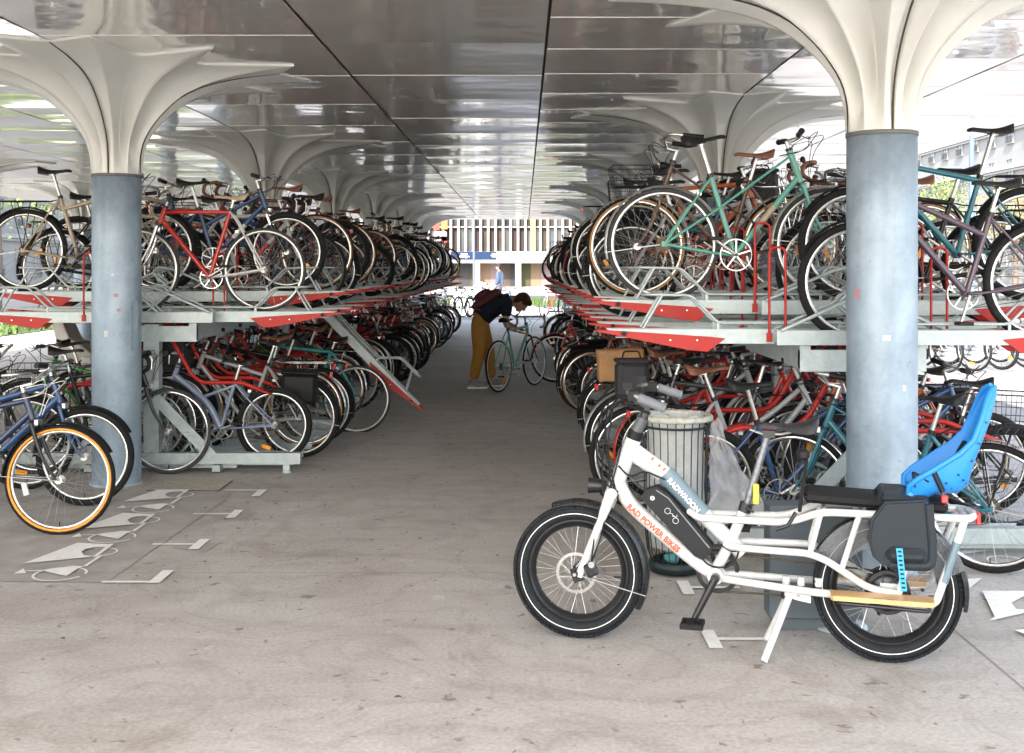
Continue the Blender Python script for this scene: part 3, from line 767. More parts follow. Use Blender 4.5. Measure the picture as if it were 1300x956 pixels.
# ------------------------------------------------------------------ racks
ZL, ZH = 1.215, 1.367
def tray_parts(xe, L=1.9, hoop=True, loop=True):
    """tray along +x from its aisle end at x=0 (outer) to x=L, beam centre z=0"""
    t = MB()
    for s in (-1, 1):
        t.prism([(0.02, .012), (0, .04), (L, .04), (L, -.04), (.5, -.04), (.16, -.012)], GALV, 'y', s*.075-.004, s*.075+.004)
        t.box((L/2, s*.062, .0385), (L, .03, .005), GALV)
    t.box((L/2+.2, 0, -.034), (L-.42, .145, .005), GALV)
    t.box((L/2, 0, -.008), (L-.1, .05, .006), GALVD)
    r = MB()
    for s in (-1, 1):
        r.prism([(-.06, .028), (.0, .036), (.56, .0), (.66, -.01), (.56, -.085), (.45, -.075), (.02, .012)], REDP, 'y', s*.083-.003, s*.083+.003)
        r.cyl((.09, s*.084, .018), (.09, s*.108, .018), .014, BLK, 10)
        for xx in (.35, .5): r.cyl((xx, s*.084, -.02), (xx, s*.09, -.02), .005, ALU, 6)
    r.box((-.03, 0, .03), (.06, .16, .01), REDP)
    g_ = MB()
    for s in (-1, 1):
        y = s*.07
        g_.tube(bend([(min(1.35, L-.1), y, .075), (.62, y, .075), (.47, y, .23), (.22, y, .235), (.2, 0, .235)], .03), .0085, GALV, 7)
        g_.tube([(.31, y, .235), (.2, y, .045)], .0085, GALV, 7)
        g_.box((.62, y, .055), (.016, .008, .05), GALV)
        g_.box((min(1.3, L-.15), y, .055), (.016, .008, .05), GALV)
    lp = MB()
    if loop:
        for s in (-1, 1):
            lp.tube(bend([(L-.02, s*.09, .04), (L-.42, s*.09, .22), (L-.55, s*.07, .24), (L-.6, s*.06, .19), (L-.42, s*.06, .03)], .05, 5), .0105, GALV, 7)
    hp_ = MB()
    if hoop:
        for xx in (.95,):
            hp_.tube(bend([(xx-.045, -.085, -.01), (xx-.045, -.085, .5), (xx+.045, -.085, .5), (xx+.045, -.085, -.01)], .045, 6), .0075, REDP, 7)
            for d in (-.045, .045): hp_.box((xx+d, -.085, -.005), (.03, .012, .05), REDP)
    arm = MB()   # red steadying arm above the lower place
    arm.box((0, 0, .06), (.04, .05, .14), REDP)
    arm.tube(bend([(0, 0, .03), (-.22, 0, -.36), (-.30, 0, -.42), (-.62, 0, -.42), (-.80, 0, -.49)], .04, 4), .017, REDP, 8)
    arm.tube(bend([(-.76, .05, -.47), (-.86, .03, -.51), (-.86, -.03, -.51), (-.76, -.05, -.47)], .02, 3), .009, REDP, 6)
    ch = MB()   # ground channel for the lower place
    for s in (-1, 1): ch.box((.95, s*.03, .02), (1.7, .006, .05), GALVD)
    ch.box((.95, 0, .0), (1.7, .06, .006), GALVD)
    ch.tube(bend([(1.1, .035, .02), (1.2, .06, .36), (1.35, .06, .42), (1.5, .035, .02)], .05), .008, GALV, 6)
    ch.tube(bend([(1.1, -.035, .02), (1.2, -.06, .36), (1.35, -.06, .42), (1.5, -.035, .02)], .05), .008, GALV, 6)
    return dict(tray=t.mesh('tray'), red_cheek=r.mesh('red_cheek'), guide_rail=g_.mesh('guide_rail'), wheel_loop=lp.mesh('wheel_loop'), lock_hoop=hp_.mesh('lock_hoop'), support_arm=arm.mesh('support_arm'), ground_channel=ch.mesh('ground_channel'))
TP = tray_parts(0)
TPS = tray_parts(0, 1.42)
PITCH = .4
def rack(xe, sgn, y0, n, label, tilt=(), skip_hoops=False, back=True, ystop=None, far=False):
    """block of 2 x n x 2 places; aisle face at x=xe, sgn=+1 extends to +x"""
    root = empty('bicycle_rack', (xe+sgn*1.4, y0, 0), category='bicycle rack', group='two-tier bicycle racks', label=label)
    W = 2.82; Ln = n*PITCH
    fr = MB()
    for k, y in enumerate((0.02, Ln/2, Ln)):
        fr.box((0, y, .115), (W-.5, .07, .085), GALV)
        fr.box((0, y+.012, .66), (.12, .09, 1.0), GALV)
        fr.box((0, y, 1.085), (.7, .05, .12), GALVD)
        for s in (-1, 1):
            fr.box((s*(W/2-.36), y, .04), (.05, .05, .07), GALVD)
            fr.cyl((s*(W/2-.36), y, 0), (s*(W/2-.36), y, .02), .035, GALVD, 10)
            a = Vector((s*.48, y-.043, .13)); b = Vector((s*.03, y-.043, .60)); d = (b-a)
            fr.box((a+b)/2, (d.length, .012, .085), GALV, Matrix.Rotation(-math.atan2(d.z, d.x), 3, 'Y'))
    for s in (-1, 1):
        fr.box((s*.32, Ln/2, 1.105), (.06, Ln, .13), GALVD)
        fr.box((s*.5, Ln/2, .035), (.06, Ln, .05), GALVD)
    fr.box((0, Ln/2, 1.041), (.58, Ln, .004), GALVD)
    fr.build('rack_frame', root)
    lx = 1.41
    for side in (0, 1):        # 0 = aisle side, 1 = far side
        if side == 1 and not back: continue
        sd = -sgn if side == 0 else sgn      # outward direction of this side in x
        for i in range(n):
            y = (.15 if side == 0 else .02+.0)+PITCH*i
            z = ZL if i % 2 == 0 else ZH
            rz = 0 if sd < 0 else PI
            px = sd*lx
            if (side, i) in tilt:
                # pulled out and tipped down towards the aisle floor
                ang = R(46)
                ex, ez = sd*(lx+.42), .20
                t = link('tray', TPS['tray'], root, (ex, y, ez), (0, -ang if rz == 0 else -ang, rz))
                for q in ('red_cheek', 'guide_rail'): link(q, TPS[q], t)
                continue
            t = link('tray', TP['tray'], root, (px, y, z), (0, 0, rz))
            link('red_cheek', TP['red_cheek'], t); link('guide_rail', TP['guide_rail'], t)
            if not far:
                link('wheel_loop', TP['wheel_loop'], t)
                if (not skip_hoops): link('lock_hoop', TP['lock_hoop'], t)
            if True:
                (sgn < 0 or side == 1 or i % 2 == 0) and link('support_arm', TP['support_arm'], root, (sd*(.02), y+.1, 1.10), (0, 0, rz))
                link('ground_channel', TP['ground_channel'], root, (sd*(lx-.25), y+.1, .03), (0, 0, rz))
    return root
PL = {}
XL, XR = -1.5, .48
for k, y0 in enumerate((8.9, 13.77, 18.6, 23.5)):
    rack(XL, -1, y0, 10, 'galvanised two-tier rack with red cheeks left of the aisle, %s from the camera' % ORD[k], tilt=[(0, 6)] if k == 0 else (), back=True, far=k > 1)
for k, y0 in enumerate((6.33, 11.2, 16.05, 20.9)):
    rack(XR, 1, y0, 10 if k < 3 else 8, 'galvanised two-tier rack with red cheeks right of the aisle, %s from the camera' % ORD[k], back=True, far=k > 1)

# ------------------------------------------------------------------ bikes in the racks
KEYS = ['silvercity', 'blackcity', 'blackbag', 'redcity', 'blackmtb', 'whiteroad', 'vintage', 'gumroad', 'greencity', 'bluemtb', 'orangefix', 'silvertrek', 'turq', 'champ', 'bluecity', 'tealstep', 'blackbox', 'blackmtb', 'blackcity', 'silvertrek', 'redroad', 'kidseatbike', 'blackcity', 'blackmtb']
def slot_bike(key, side, aisle, y, upper, zi, idx, inward=True, dx=0., flat=False, dz=0., dyaw=0., lean=None):
    """side 'L'/'R' block, aisle True/False; wheel at the outer end is the rear one when inward"""
    sgn = -1 if side == 'L' else 1
    xe = XL if side == 'L' else XR
    face = xe if aisle else xe+sgn*2.82
    ind = sgn if aisle else -sgn       # direction pointing inward
    p = PROTO[key][0]; wb = p.get('wb', 1.03); Rw = p.get('R', .34)
    off = (.36 if upper else .16+Rw)+dx
    if not upper: off = .40+dx
    cx = face+ind*(off+wb/2)
    dirx = ind if inward else -ind
    yaw = (0 if dirx > 0 else PI)+dyaw
    if upper: z = (ZL if zi == 0 else ZH)+.035+dz; pitch = 0
    else:
        z = .035+dz; pitch = -(.0 if zi == 0 else .05)
    if lean is None: lean = rnd.uniform(-.05, .05)
    place = '%s row of the %s rack %s side' % ('upper' if upper else 'lower', 'left' if side == 'L' else 'right', 'aisle' if aisle else 'outer')
    lab = '%s, %s in the %s %s %s row' % (DESC[key], ordn(idx), 'upper' if upper else 'lower', {'L': 'left', 'R': 'right'}[side], 'aisle' if aisle else 'outer')
    return place_bike(key, (cx, y, z), yaw, lab, 'bicycles parked in the racks', lean, pitch, flat)
SPEC = {}   # (side,aisle,upper,module,i) -> dict or None
def S(side, aisle, upper, m, i, key=None, **kw): SPEC[(side, aisle, upper, m, i)] = dict(key=key, **kw) if key else None
# right rack, upper row
S('R', 1, 1, 0, 0); S('R', 1, 1, 0, 1, 'mint', dx=0., lean=.0); S('R', 1, 1, 0, 2); S('R', 1, 1, 0, 3, 'vintage', inward=False, dx=-.08); S('R', 1, 1, 0, 5, 'orangefix'); S('R', 1, 1, 0, 6)
S('R', 0, 1, 0, 0, 'purple', dx=.05, dz=-.07, lean=0); S('R', 0, 1, 0, 1, 'tealmtb', dx=-.05, lean=0.02); S('R', 0, 1, 0, 2, 'blackcity'); S('R', 0, 1, 0, 3); S('R', 0, 1, 0, 4, 'silvercity'); S('R', 0, 1, 0, 5, 'gumroad'); S('R', 0, 1, 0, 6)
# left rack, upper
S('L', 1, 1, 0, 0, 'redroad', dx=.2, lean=.02); S('L', 1, 1, 0, 1, 'bluemtb', inward=False, dx=.1); S('L', 1, 1, 0, 2, 'whiteroad', inward=False); S('L', 1, 1, 0, 3, 'gumroad', dx=.0); S('L', 1, 1, 0, 4, 'bluecity', inward=True); S('L', 1, 1, 0, 5, 'blackmtb', dx=-.05); S('L', 1, 1, 0, 6)
S('L', 1, 1, 0, 7, 'gumroad'); S('L', 1, 1, 0, 9)
S('L', 0, 1, 0, 0); S('L', 0, 1, 0, 1, 'champ', dx=-.1, lean=0.0); S('L', 0, 1, 0, 2, 'blackcity'); S('L', 0, 1, 0, 3, 'bluemtb')
# lower rows
S('L', 1, 0, 0, 0, 'kidblue', dx=.1); S('L', 1, 0, 0, 1, 'silvertrek', inward=True); S('L', 1, 0, 0, 2, 'vintage'); S('L', 1, 0, 0, 3, 'blackcity'); S('L', 1, 0, 0, 5, 'turq', dx=-.25, dz=-.03); S('L', 1, 0, 0, 4)
S('L', 1, 0, 0, 6)
S('R', 1, 0, 0, 0, 'bluemtb', dx=.15, lean=.06); S('R', 1, 0, 0, 1, 'silvercity', dx=.05, lean=-.05); S('R', 1, 0, 0, 2, 'blackbag', inward=False, dx=-.12); S('R', 1, 0, 0, 3, 'redcity', dx=.1); S('R', 1, 0, 0, 4, 'silvercity', dx=-.1); S('R', 1, 0, 0, 5, 'blackbox', dx=-.05); S('R', 1, 0, 0, 6, 'blackmtb', inward=False)
S('R', 0, 0, 0, 0); S('R', 0, 0, 0, 1, 'blackmtb'); S('R', 0, 0, 0, 2, 'bluemtb', inward=False)
S('L', 0, 0, 0, 0, 'greencity', inward=False); S('L', 0, 0, 0, 1, 'blackbag'); S('L', 0, 0, 0, 2, 'kidseatbike', inward=True, dx=.1); S('L', 0, 0, 0, 3, 'greencity')
for side, mods in (('L', (8.9, 13.77, 18.6, 23.5)), ('R', (6.33, 11.2, 16.05, 20.9))):
    for aisle in (1, 0):
        for upper in (1, 0):
            idx = 0; last = None
            for m, y0 in enumerate(mods):
                if not aisle and m > (1 if upper else 1): continue
                n = 8 if (side == 'R' and m == 3) else 10
                for i in range(n):
                    y = y0+(.15 if aisle else .02)+PITCH*i+(0 if upper else .1)
                    sp = SPEC.get((side, aisle, upper, m, i), 0)
                    if sp is None: continue
                    flat = y > 14.5
                    if sp == 0:
                        if upper and rnd.random() < (.28 if side == 'L' else .2): continue
                        if not upper and rnd.random() < .05: continue
                        k = rnd.choice(KEYS)
                        while k == last or ((upper or y < 8.8) and k in ('kidseatbike', 'blackbox')): k = rnd.choice(KEYS)
                        if y > 12 and rnd.random() < .45: k = rnd.choice(['blackmtb', 'blackcity', 'gumroad', 'blackbag'])
                        last = k
                        slot_bike(k, side, aisle, y, upper, i % 2, idx, inward=rnd.random() < .75, dx=rnd.uniform(-.16, .14), flat=flat, dyaw=rnd.uniform(-.05, .05), dz=0 if upper else rnd.uniform(-.02, 0))
                    else:
                        kw = dict(sp); k = kw.pop('key'); slot_bike(k, side, aisle, y, upper, i % 2, idx, flat=flat, **kw)
                    idx += 1
# ------------------------------------------------------------------ loose bicycles
place_bike('navyorange', (-3.33, 6.82, 0), .03, 'navy bicycle with bright orange tyre walls and white cables before the column', None, lean=-.04)
place_bike('bluecity', (-3.49, 7.66, 0), .02, 'blue bicycle with black fork and silver rims beside the zinc column', None, lean=-.03)
place_bike('darkroad', (-3.27, 8.86, 0), .0, 'black racing bicycle wedged between the left column and the first rack', None, lean=.02)
place_bike('blackcity', (-4.1, 8.2, 0), .1, 'black bicycle with wire basket behind the blue bicycle', None, lean=.04)
place_bike('tealbasket', (1.985, 6.22, 0), R(153), 'teal bicycle with black rear basket behind the nearest zinc column', None, lean=.04)
proto('heldroad', dict(frame=F['mint'], fork=F['darkred'], style='diamond', bar='drop', grip=LEAB, tw=.024, R=.335, wb=1.0, saddle=LEA, seatlen=.55, sh=.1, rim=ALU, reflect=300, refm=AMB))
HB = Vector((-.08, 15.1, 0))
place_bike('heldroad', HB, R(62), 'mint racing bicycle in the aisle held by the bending man', None, lean=-.03)
place_bike('redcity', (.95, 15.9, 0.0), R(178), 'red bicycle with its black front wheel sticking out into the aisle', None, lean=.03)

# ------------------------------------------------------------------ cargo electric bicycle
ER = Vector((1.478, 4.65, 0)); EYAW = math.atan2(.31, -1.246)
eb = empty('electric_cargo_bike', ER, (R(1.5), 0, EYAW), category='cargo bike', label='white long-tail electric cargo bicycle with bright blue child seat on its kickstand')
f = MB(); W8 = WHITE
HT, HB_ = Vector((1.041, 0, .862)), Vector((1.114, 0, .668))
f.tube([HB_-(HT-HB_)*.12, HT], [.033, .034], W8, 16)
f.tube(bend([HT+Vector((.0, 0, -.055)), Vector((.90, 0, .715)), Vector((.735, 0, .545)), Vector((.575, 0, .40))], .08, 6), [.035, .028], W8, 14, sq=(1.15, .9))
f.tube(bend([HB_+Vector((0, 0, .01)), Vector((1.06, 0, .585)), Vector((.86, 0, .42)), Vector((.73, 0, .325)), Vector((.66, 0, .296))], .06, 5), .031, W8, 14, sq=(1., 1.1))
f.tube([Vector((.70, 0, .305)), Vector((.625, 0, .45)), Vector((.566, 0, .60))], .0235, W8, 12)
f.cyl((.688, -.05, .308), (.688, .05, .308), .034, W8, 16)
for s in (-1, 1):
    f.tube(bend([(.80, s*.02, .57), (.76, s*.05, .549), (.42, s*.075, .553), (.36, s*.085, .567), (.26, s*.11, .610), (-.30, s*.115, .612), (-.325, s*.06, .612), (-.33, 0, .612)], .05, 5), .0155, W8, 10)
    f.tube(bend([(.65, s*.03, .437), (.58, s*.07, .437), (.31, s*.095, .437), (.24, s*.1, .415), (.075, s*.105, .312), (-.04, s*.105, .300)], .06, 5), .015, W8, 10)
    f.tube(bend([(.68, s*.03, .30), (.60, s*.06, .298), (.30, s*.10, .283), (.18, s*.12, .283), (-.12, s*.14, .268), (-.175, s*.14, .28), (-.285, s*.12, .61)], .03, 5), .0155, W8, 10)
    f.tube([(.263, s*.11, .60), (.303, s*.096, .44)], .0125, W8, 8)
    f.tube([(.113, s*.112, .60), (.179, s*.1, .385)], .0125, W8, 8)
    f.tube([(-.108, s*.112, .60), (-.04, s*.105, .30)], .0125, W8, 8)
    f.prism([(.03, .33), (-.045, .33), (-.06, .275), (.03, .275)], W8, 'y', s*.07-.003, s*.07+.003)
    f.tube([(-.255, s*.1265, .52), (-.205, s*.136, .362)], .0163, mat('grey_blue_decal', (.13, .19, .225), .4), 10, caps=False)
    f.tube([(.03, s*.09, .298), (-.01, s*.07, .298)], .01, W8, 6)
for x in (.25, .0, -.29): f.tube([(x, -.115, .612), (x, .115, .612)], .012, W8, 8)
# grey fade on the top tube
f.tube([Vector((.905, 0, .72)), Vector((.80, 0, .612)), Vector((.742, 0, .553))], [.0372, .0345, .033], mat('grey_blue_decal', (.13, .19, .225), .4), 14, caps=False, sq=(1.15, .9))
f.build('frame', eb)
k = MB()
k.tube([HB_-(HT-HB_)*.1, HB_-(HT-HB_)*.22], .037, W8, 14)
crown = HB_-(HT-HB_)*.2
k.tube([crown+Vector((0, -.055, -.0)), crown+Vector((0, .055, 0))], .026, W8, 10)
for s in (-1, 1):
    k.tube(bend([crown+Vector((0, s*.055, .01)), Vector((1.155, s*.062, .56)), Vector((1.265, s*.064, .275))], .05, 5), [.026, .017], W8, 12)
    k.box((1.268, s*.064, .272), (.05, .012, .04), BLKM, Matrix.Rotation(.4, 3, 'Y'))
    k.cyl((1.278, s*.058, .286), (1.278, s*.083, .286), .012, BLK, 10)
k.build('fork', eb)
def fatwheel(cx, cz, Rw, tw, motor):
    w = MB(); cc = (cx, 0, cz)
    w.ring(cc, Rw-tw-.004, .014, BLKM, 60, 8, sq=(.9, 1.9))
    w.lathe(cc, [(Rw-tw-.012, -.028), (Rw-tw-.03, -.012), (Rw-tw-.03, .012), (Rw-tw-.012, .028)], BLKM, 60, 'y')
    hr = .085 if motor else .02
    for i in range(36):
        a = 2*PI*i/36; sd = 1 if i % 2 else -1; b = a+(.35 if motor else .9)*(1 if (i//2) % 2 else -1)
        w.tube([(cx+hr*math.cos(b), sd*.032, cz+hr*math.sin(b)), (cx+(Rw-tw-.028)*math.cos(a), sd*.005, cz+(Rw-tw-.028)*math.sin(a))], .0015, SPK, 4, caps=False)
    if motor:
        w.lathe(cc, [(0, -.06), (.05, -.058), (.078, -.045), (.088, -.03), (.088, .03), (.078, .045), (.05, .058), (0, .06)], BLKM, 36, 'y')
        for q in range(7): w.cyl((cx, -.062-.004*q, cz), (cx, -.065-.004*q, cz), .052-.005*q, CHAIN, 24)
    else:
        w.cyl((cx, -.05, cz), (cx, .05, cz), .016, BLKM, 16)
        for s in (-1, 1): w.cyl((cx, s*.03, cz), (cx, s*.035, cz), .03, BLKM, 20)
    w.cyl((cx, -.09, cz), (cx, .09, cz), .008, SPK, 8)
    w.cyl((cx-(Rw-tw-.065), 0, cz-.02), (cx-(Rw-tw-.02), 0, cz-.02), .004, BLK, 6)
    ob = w.build('wheel', eb)
    t = MB(); TY = mat('fat_tyre_rubber', (.015, .017, .020), .62, 0, .25, 40, .5, 160)
    prof = []
    for i in range(17):
        a = -PI*.86+2*PI*.86*i/16
        prof.append((Rw-tw*.53+tw*.53*math.cos(a), tw*.5*math.sin(a)))
    t.lathe(cc, [(r, h) for r, h in prof], TY, 80, 'y')
    for i in range(80):
        a = 2*PI*i/80
        for s in (-1, 1):
            rm = Matrix.Rotation(-a, 3, 'Y')
            t.box((cx+(Rw-.0035)*math.cos(a+s*.012), s*.0145, cz+(Rw-.0035)*math.sin(a+s*.012)), (.008, .02, .03), TY, rm)
            t.box((cx+(Rw-.010)*math.cos(a), s*.030, cz+(Rw-.010)*math.sin(a)), (.008, .014, .022), TY, rm @ Matrix.Rotation(s*.5, 3, 'X'))
    for s in (-1, 1):
        t.ring((cx, s*tw*.505, cz), Rw-tw*.56, .0022, mat('reflective_strip', (.75, .75, .72), .4), 80, 4)
    to = t.build('tyre', ob)
    if True:
        d = MB(); CHR = BLKM if motor else globals()['CHR']     # brake disc
        dr, dy = (.088, .05) if not motor else (.088, .068)
        d.lathe((cx, dy, cz), [(dr-.014, 0), (dr, 0), (dr, .003), (dr-.014, .003), (dr-.014, 0)], CHR, 40, 'y', False)
        for i in range(8):
            a = 2*PI*i/8
            d.tube([(cx+.025*math.cos(a), dy+.0015, cz+.025*math.sin(a)), (cx+(dr-.012)*math.cos(a+.5), dy+.0015, cz+(dr-.012)*math.sin(a+.5))], .004, CHR, 4)
        d.build('brake_disc', ob)
    return ob
fatwheel(1.28, .286, .286, .066, False); fatwheel(0, .292, .292, .066, True)
d = MB()      # callipers
d.bbox((1.21, .075, .31), (.05, .035, .06), BLKM, .008, Matrix.Rotation(.5, 3, 'Y')); d.cyl((1.205, .06, .335), (1.205, .1, .335), .014, CHR, 10)
d.tube(bend([(1.21, .085, .33), (1.2, .08, .42), (1.19, .07, .52), (1.12, .04, .7), (1.09, .02, .84)], .05), .0035, BLK, 5)
d.build('brake_caliper', eb)
# mudguards
MG = mat('dark_smoky_mudguard', (.018, .02, .022), .25, 0, .1, 10, alpha=.93, coat=.3)
MGR = mat('clear_smoky_mudguard', (.20, .22, .24), .2, 0, .05, 10, alpha=.3, coat=.3)
for cx, cz, rr, a0, a1, m_ in ((1.28, .286, .310, 68, 198, MG), (0, .292, .316, -12, 152, MG)):
    q = MB(); rows = []
    for i in range(34):
        a = R(a0+(a1-a0)*i/33) if cx > 1 else R(180-(a0+(a1-a0)*i/33))
        if cx > 1: a = R(68+(208-68)*i/33)
        rows.append([(cx+(rr-ii)*math.cos(a), yy, cz+(rr-ii)*math.sin(a)) for yy, ii in ((-.043, .022), (-.036, .006), (-.015, 0), (.015, 0), (.036, .006), (.043, .022))])
    q.grid(rows, m_); q.grid([[(x, y*.95, z-.0025) for x, y, z in r] for r in rows], m_)
    if cx > 1:
        e = rows[-4][2]
        for s in (-1, 1): q.tube([(cx, s*.075, cz), (e[0], s*.043, e[2])], .0028, SPK, 5)
    q.build('mudguard', eb)
q = MB()
for s in (-1, 1):
    outer = [(.312*math.cos(R(a)), .292+.312*math.sin(R(a))) for a in range(160, 18, -8)]
    inner = [(.20*math.cos(R(a)), .29+.19*math.sin(R(a))) for a in range(20, 165, 12)]
    q.prism(outer+inner, MGR, 'y', s*.06-.001, s*.06+.001)
q.build('skirt_guard', eb)
# battery
q = MB(); BT = mat('battery_shell', (.014, .016, .018), .38, 0, .08, 20)
poly = [(1.004, .618), (.985, .652), (.935, .668), (.885, .640), (.700, .428), (.712, .392), (.742, .372), (.775, .385)]
q.prism(poly, BT, 'y', -.042, .042)
poly2 = [(.992, .620), (.978, .645), (.935, .658), (.892, .634), (.712, .428), (.720, .398), (.742, .384), (.77, .395)]
q.prism(poly2, BT, 'y', .0421, .050)
q.tube([(.935, .0505, .655), (.885, .0505, .625), (.712, .0505, .425)], .003, mat('battery_trim', (.22, .23, .26), .3), 5)
q.cyl((.952, .05, .622), (.952, .054, .622), .009, CHR, 16); q.cyl((.952, .054, .622), (.952, .0545, .622), .004, BLK, 10)
bo = q.build('battery', eb)
q = MB(); LG = mat('pale_print', (.6, .65, .68), .5)
ca, sa_ = math.cos(R(-49)), math.sin(R(-49))
def bt(x, z): # local emblem plane, pointing down the tube
    return (.868+(-1)*(x*ca-z*sa_), .0512, .548+(x*sa_+z*ca))
for cx_, r_ in ((-.03, .012), (.022, .012)):
    q.tube([bt(cx_+r_*math.cos(2*PI*i/20), r_*math.sin(2*PI*i/20)) for i in range(20)], .0012, LG, 4, closed=True)
q.tube([bt(-.018, .002), bt(-.008, .008), bt(.0, .002), bt(.01, .010)], .0012, LG, 4); q.tube([bt(.012, .005), bt(.012, .018), bt(.006, .02)], .0012, LG, 4)
q.tube([bt(-.008, .008), bt(-.002, .006), bt(.01, .010)], .0011, LG, 4)
q.build('bicycle_emblem', bo)
def text(body, size, m, name, parent, mat4, extrude=.0006, bold=0.):
    cu = bpy.data.curves.new(name, 'FONT'); cu.body = body; cu.size = size; cu.extrude = extrude; cu.align_x = 'CENTER'; cu.align_y = 'CENTER'; cu.offset = bold
    o = bpy.data.objects.new(name+'_src', cu); C.objects.link(o)
    dg = bpy.context.evaluated_depsgraph_get(); me = bpy.data.meshes.new_from_object(o.evaluated_get(dg))
    bpy.data.objects.remove(o); bpy.data.curves.remove(cu)
    me.materials.clear(); me.materials.append(m); me.name = name
    n = link(name, me, parent); n.matrix_local = mat4
    return n
def basis(o, xa, ya):
    xa = Vector(xa).normalized(); ya = Vector(ya); ya = (ya-xa*ya.dot(xa)).normalized(); za = xa.cross(ya)
    return Matrix(((xa.x, ya.x, za.x, o[0]), (xa.y, ya.y, za.y, o[1]), (xa.z, ya.z, za.z, o[2]), (0, 0, 0, 1)))
ORT = mat('orange_red_lettering', (.75, .09, .03), .5); WT = mat('white_lettering', (.85, .85, .85), .5)
da = Vector((.86-1.06, 0, .42-.585))
text('RAD POWER BIKES', .0335, ORT, 'lettering', eb, basis((.950, .0335, .492), da, (-.6, 0, 1)), bold=.0009, extrude=.006)
text('RADWAGON', .030, WT, 'lettering', eb, basis((.822, .0385, .637), Vector((-.165, 0, -.168)), (-.6, 0, 1)), bold=.0008, extrude=.006)
sq_ = MB(); 
for (x, z) in ((.955, .785), (.925, .757), (.905, .742)): sq_.box((x, .032, z), (.008, .004, .014), ORT, Matrix.Rotation(-.7, 3, 'Y'))
sq_.build('badge', eb)
# cockpit
q = MB()
q.tube([HT, HT+Vector((-.012, 0, .035))], .031, BLK, 14); q.tube([HT+Vector((-.012, 0, .035)), (1.0, 0, .955)], .026, mat('dark_grey_stem', (.08, .085, .09), .4), 12)
q.tube([(1.0, 0, .945), (.985, 0, 1.0), (1.02, 0, 1.02)], .02, BLKM, 10)
for s in (-1, 1):
    q.tube(bend([(1.02, 0, 1.02), (1.03, s*.07, 1.04), (1.04, s*.2, 1.085), (.99, s*.28, 1.07), (.87, s*.32, 1.03)], .06, 5), .0115, ALU if s > 0 else ALU, 8)
    q.box((1.0, s*.25, 1.07), (.05, .05, .04), BLK); q.tube([(1.0, s*.26, 1.07), (1.02, s*.27, 1.03), (.93, s*.31, 1.005)], .006, BLK, 5)
    q.box((1.035, s*.2, 1.105), (.04, .03, .03), BLK)
q.box((1.02, .06, 1.075), (.05, .06, .03), BLK)
hb = q.build('handlebar', eb)
for s in (-1, 1):
    gq = MB(); gq.tube([(.975, s*.288, 1.065), (.88, s*.318, 1.033)], .0195, mat('grey_grip', (.16, .17, .19), .6), 12); gq.tube([(.882, s*.317, 1.0335), (.872, s*.3205, 1.0305)], .022, mat('grey_grip', (.16, .17, .19), .6), 12)
    gq.build('grip', hb)
q = MB()
cab = [((1.04, .2, 1.07), (1.15, .16, 1.02), (1.19, .08, .86), (1.15, .05, .72), (1.10, .04, .62)), ((1.04, .18, 1.06), (1.13, .1, 1.06), (1.16, .05, .9), (1.13, .045, .66)),
       ((1.04, -.2, 1.07), (1.17, -.1, 1.0), (1.21, .02, .84), (1.17, .05, .68), (1.1, .045, .64)), ((1.03, .06, 1.06), (1.12, .06, 1.02), (1.15, .05, .8), (1.10, .04, .6)), ((1.04, -.18, 1.07), (1.16, 0, .98), (1.17, .06, .74), (1.15, .07, .5), (1.21, .07, .34)),
       ((1.1, .038, .75), (1.05, .04, .70), (.99, .04, .735), (.90, .04, .70))]
for p_ in cab: q.tube(bend(p_, .1, 6), .0038, BLK, 6)
q.tube(bend([(.76, .03, .40), (.72, .05, .35), (.65, .05, .345), (.60, .04, .38), (.59, .02, .43)], .04), .004, BLK, 5)
q.tube(bend([(.68, .04, .45), (.62, .055, .41), (.56, .06, .44), (.3, .09, .42)], .04), .003, BLK, 5)
q.build('cables', eb)
# headlamp on a bracket
q = MB(); LPc = Vector((1.185, 0, .625))
q.tube([HB_+Vector((.01, 0, -.04)), (1.16, 0, .60), LPc], .006, BLK, 6)
q.lathe((1.20, .0, .655), [(0, -.045), (.02, -.043), (.029, -.02), (.033, .03), (.036, .035)], BLKM, 20, 'x')
q.lathe((1.20, 0, .655), [(0, .03), (.032, .033)], CHR, 20, 'x')
q.build('headlamp', eb)
# saddle
q = MB(); q.tube([(.566, 0, .59), (.478, 0, .89)], .0155, mat('scuffed_seatpost', (.2, .21, .23), .4, .6, .4, 60), 12); q.tube([(.572, 0, .575), (.561, 0, .612)], .028, BLKM, 14); q.tube([(.565, .03, .6), (.53, .035, .58)], .005, BLKM, 5)
q.build('seatpost', eb)
q = MB(); SM = mat('grey_black_saddle', (.028, .030, .034), .38, 0, .1, 12, .08, 150); rows = saddle_rows(.315, .572, .098, Matrix.Rotation(.05, 3, 'Y'), (-.048, 0, .982), 22)
q.grid(rows, SM); q.add(rows[0], [tuple(range(9))], SM); q.add(rows[-1], [tuple(range(8, -1, -1))], SM); q.grid([[r[0], r[8]] for r in rows], BLK)
q.box((.47, 0, .905), (.05, .05, .03), BLKM)
for s in (-1, 1): q.tube([(.35, s*.04, .925), (.42, s*.022, .905), (.5, s*.02, .905), (.55, s*.01, .92)], .0035, SPK, 5)
q.build('saddle', eb)
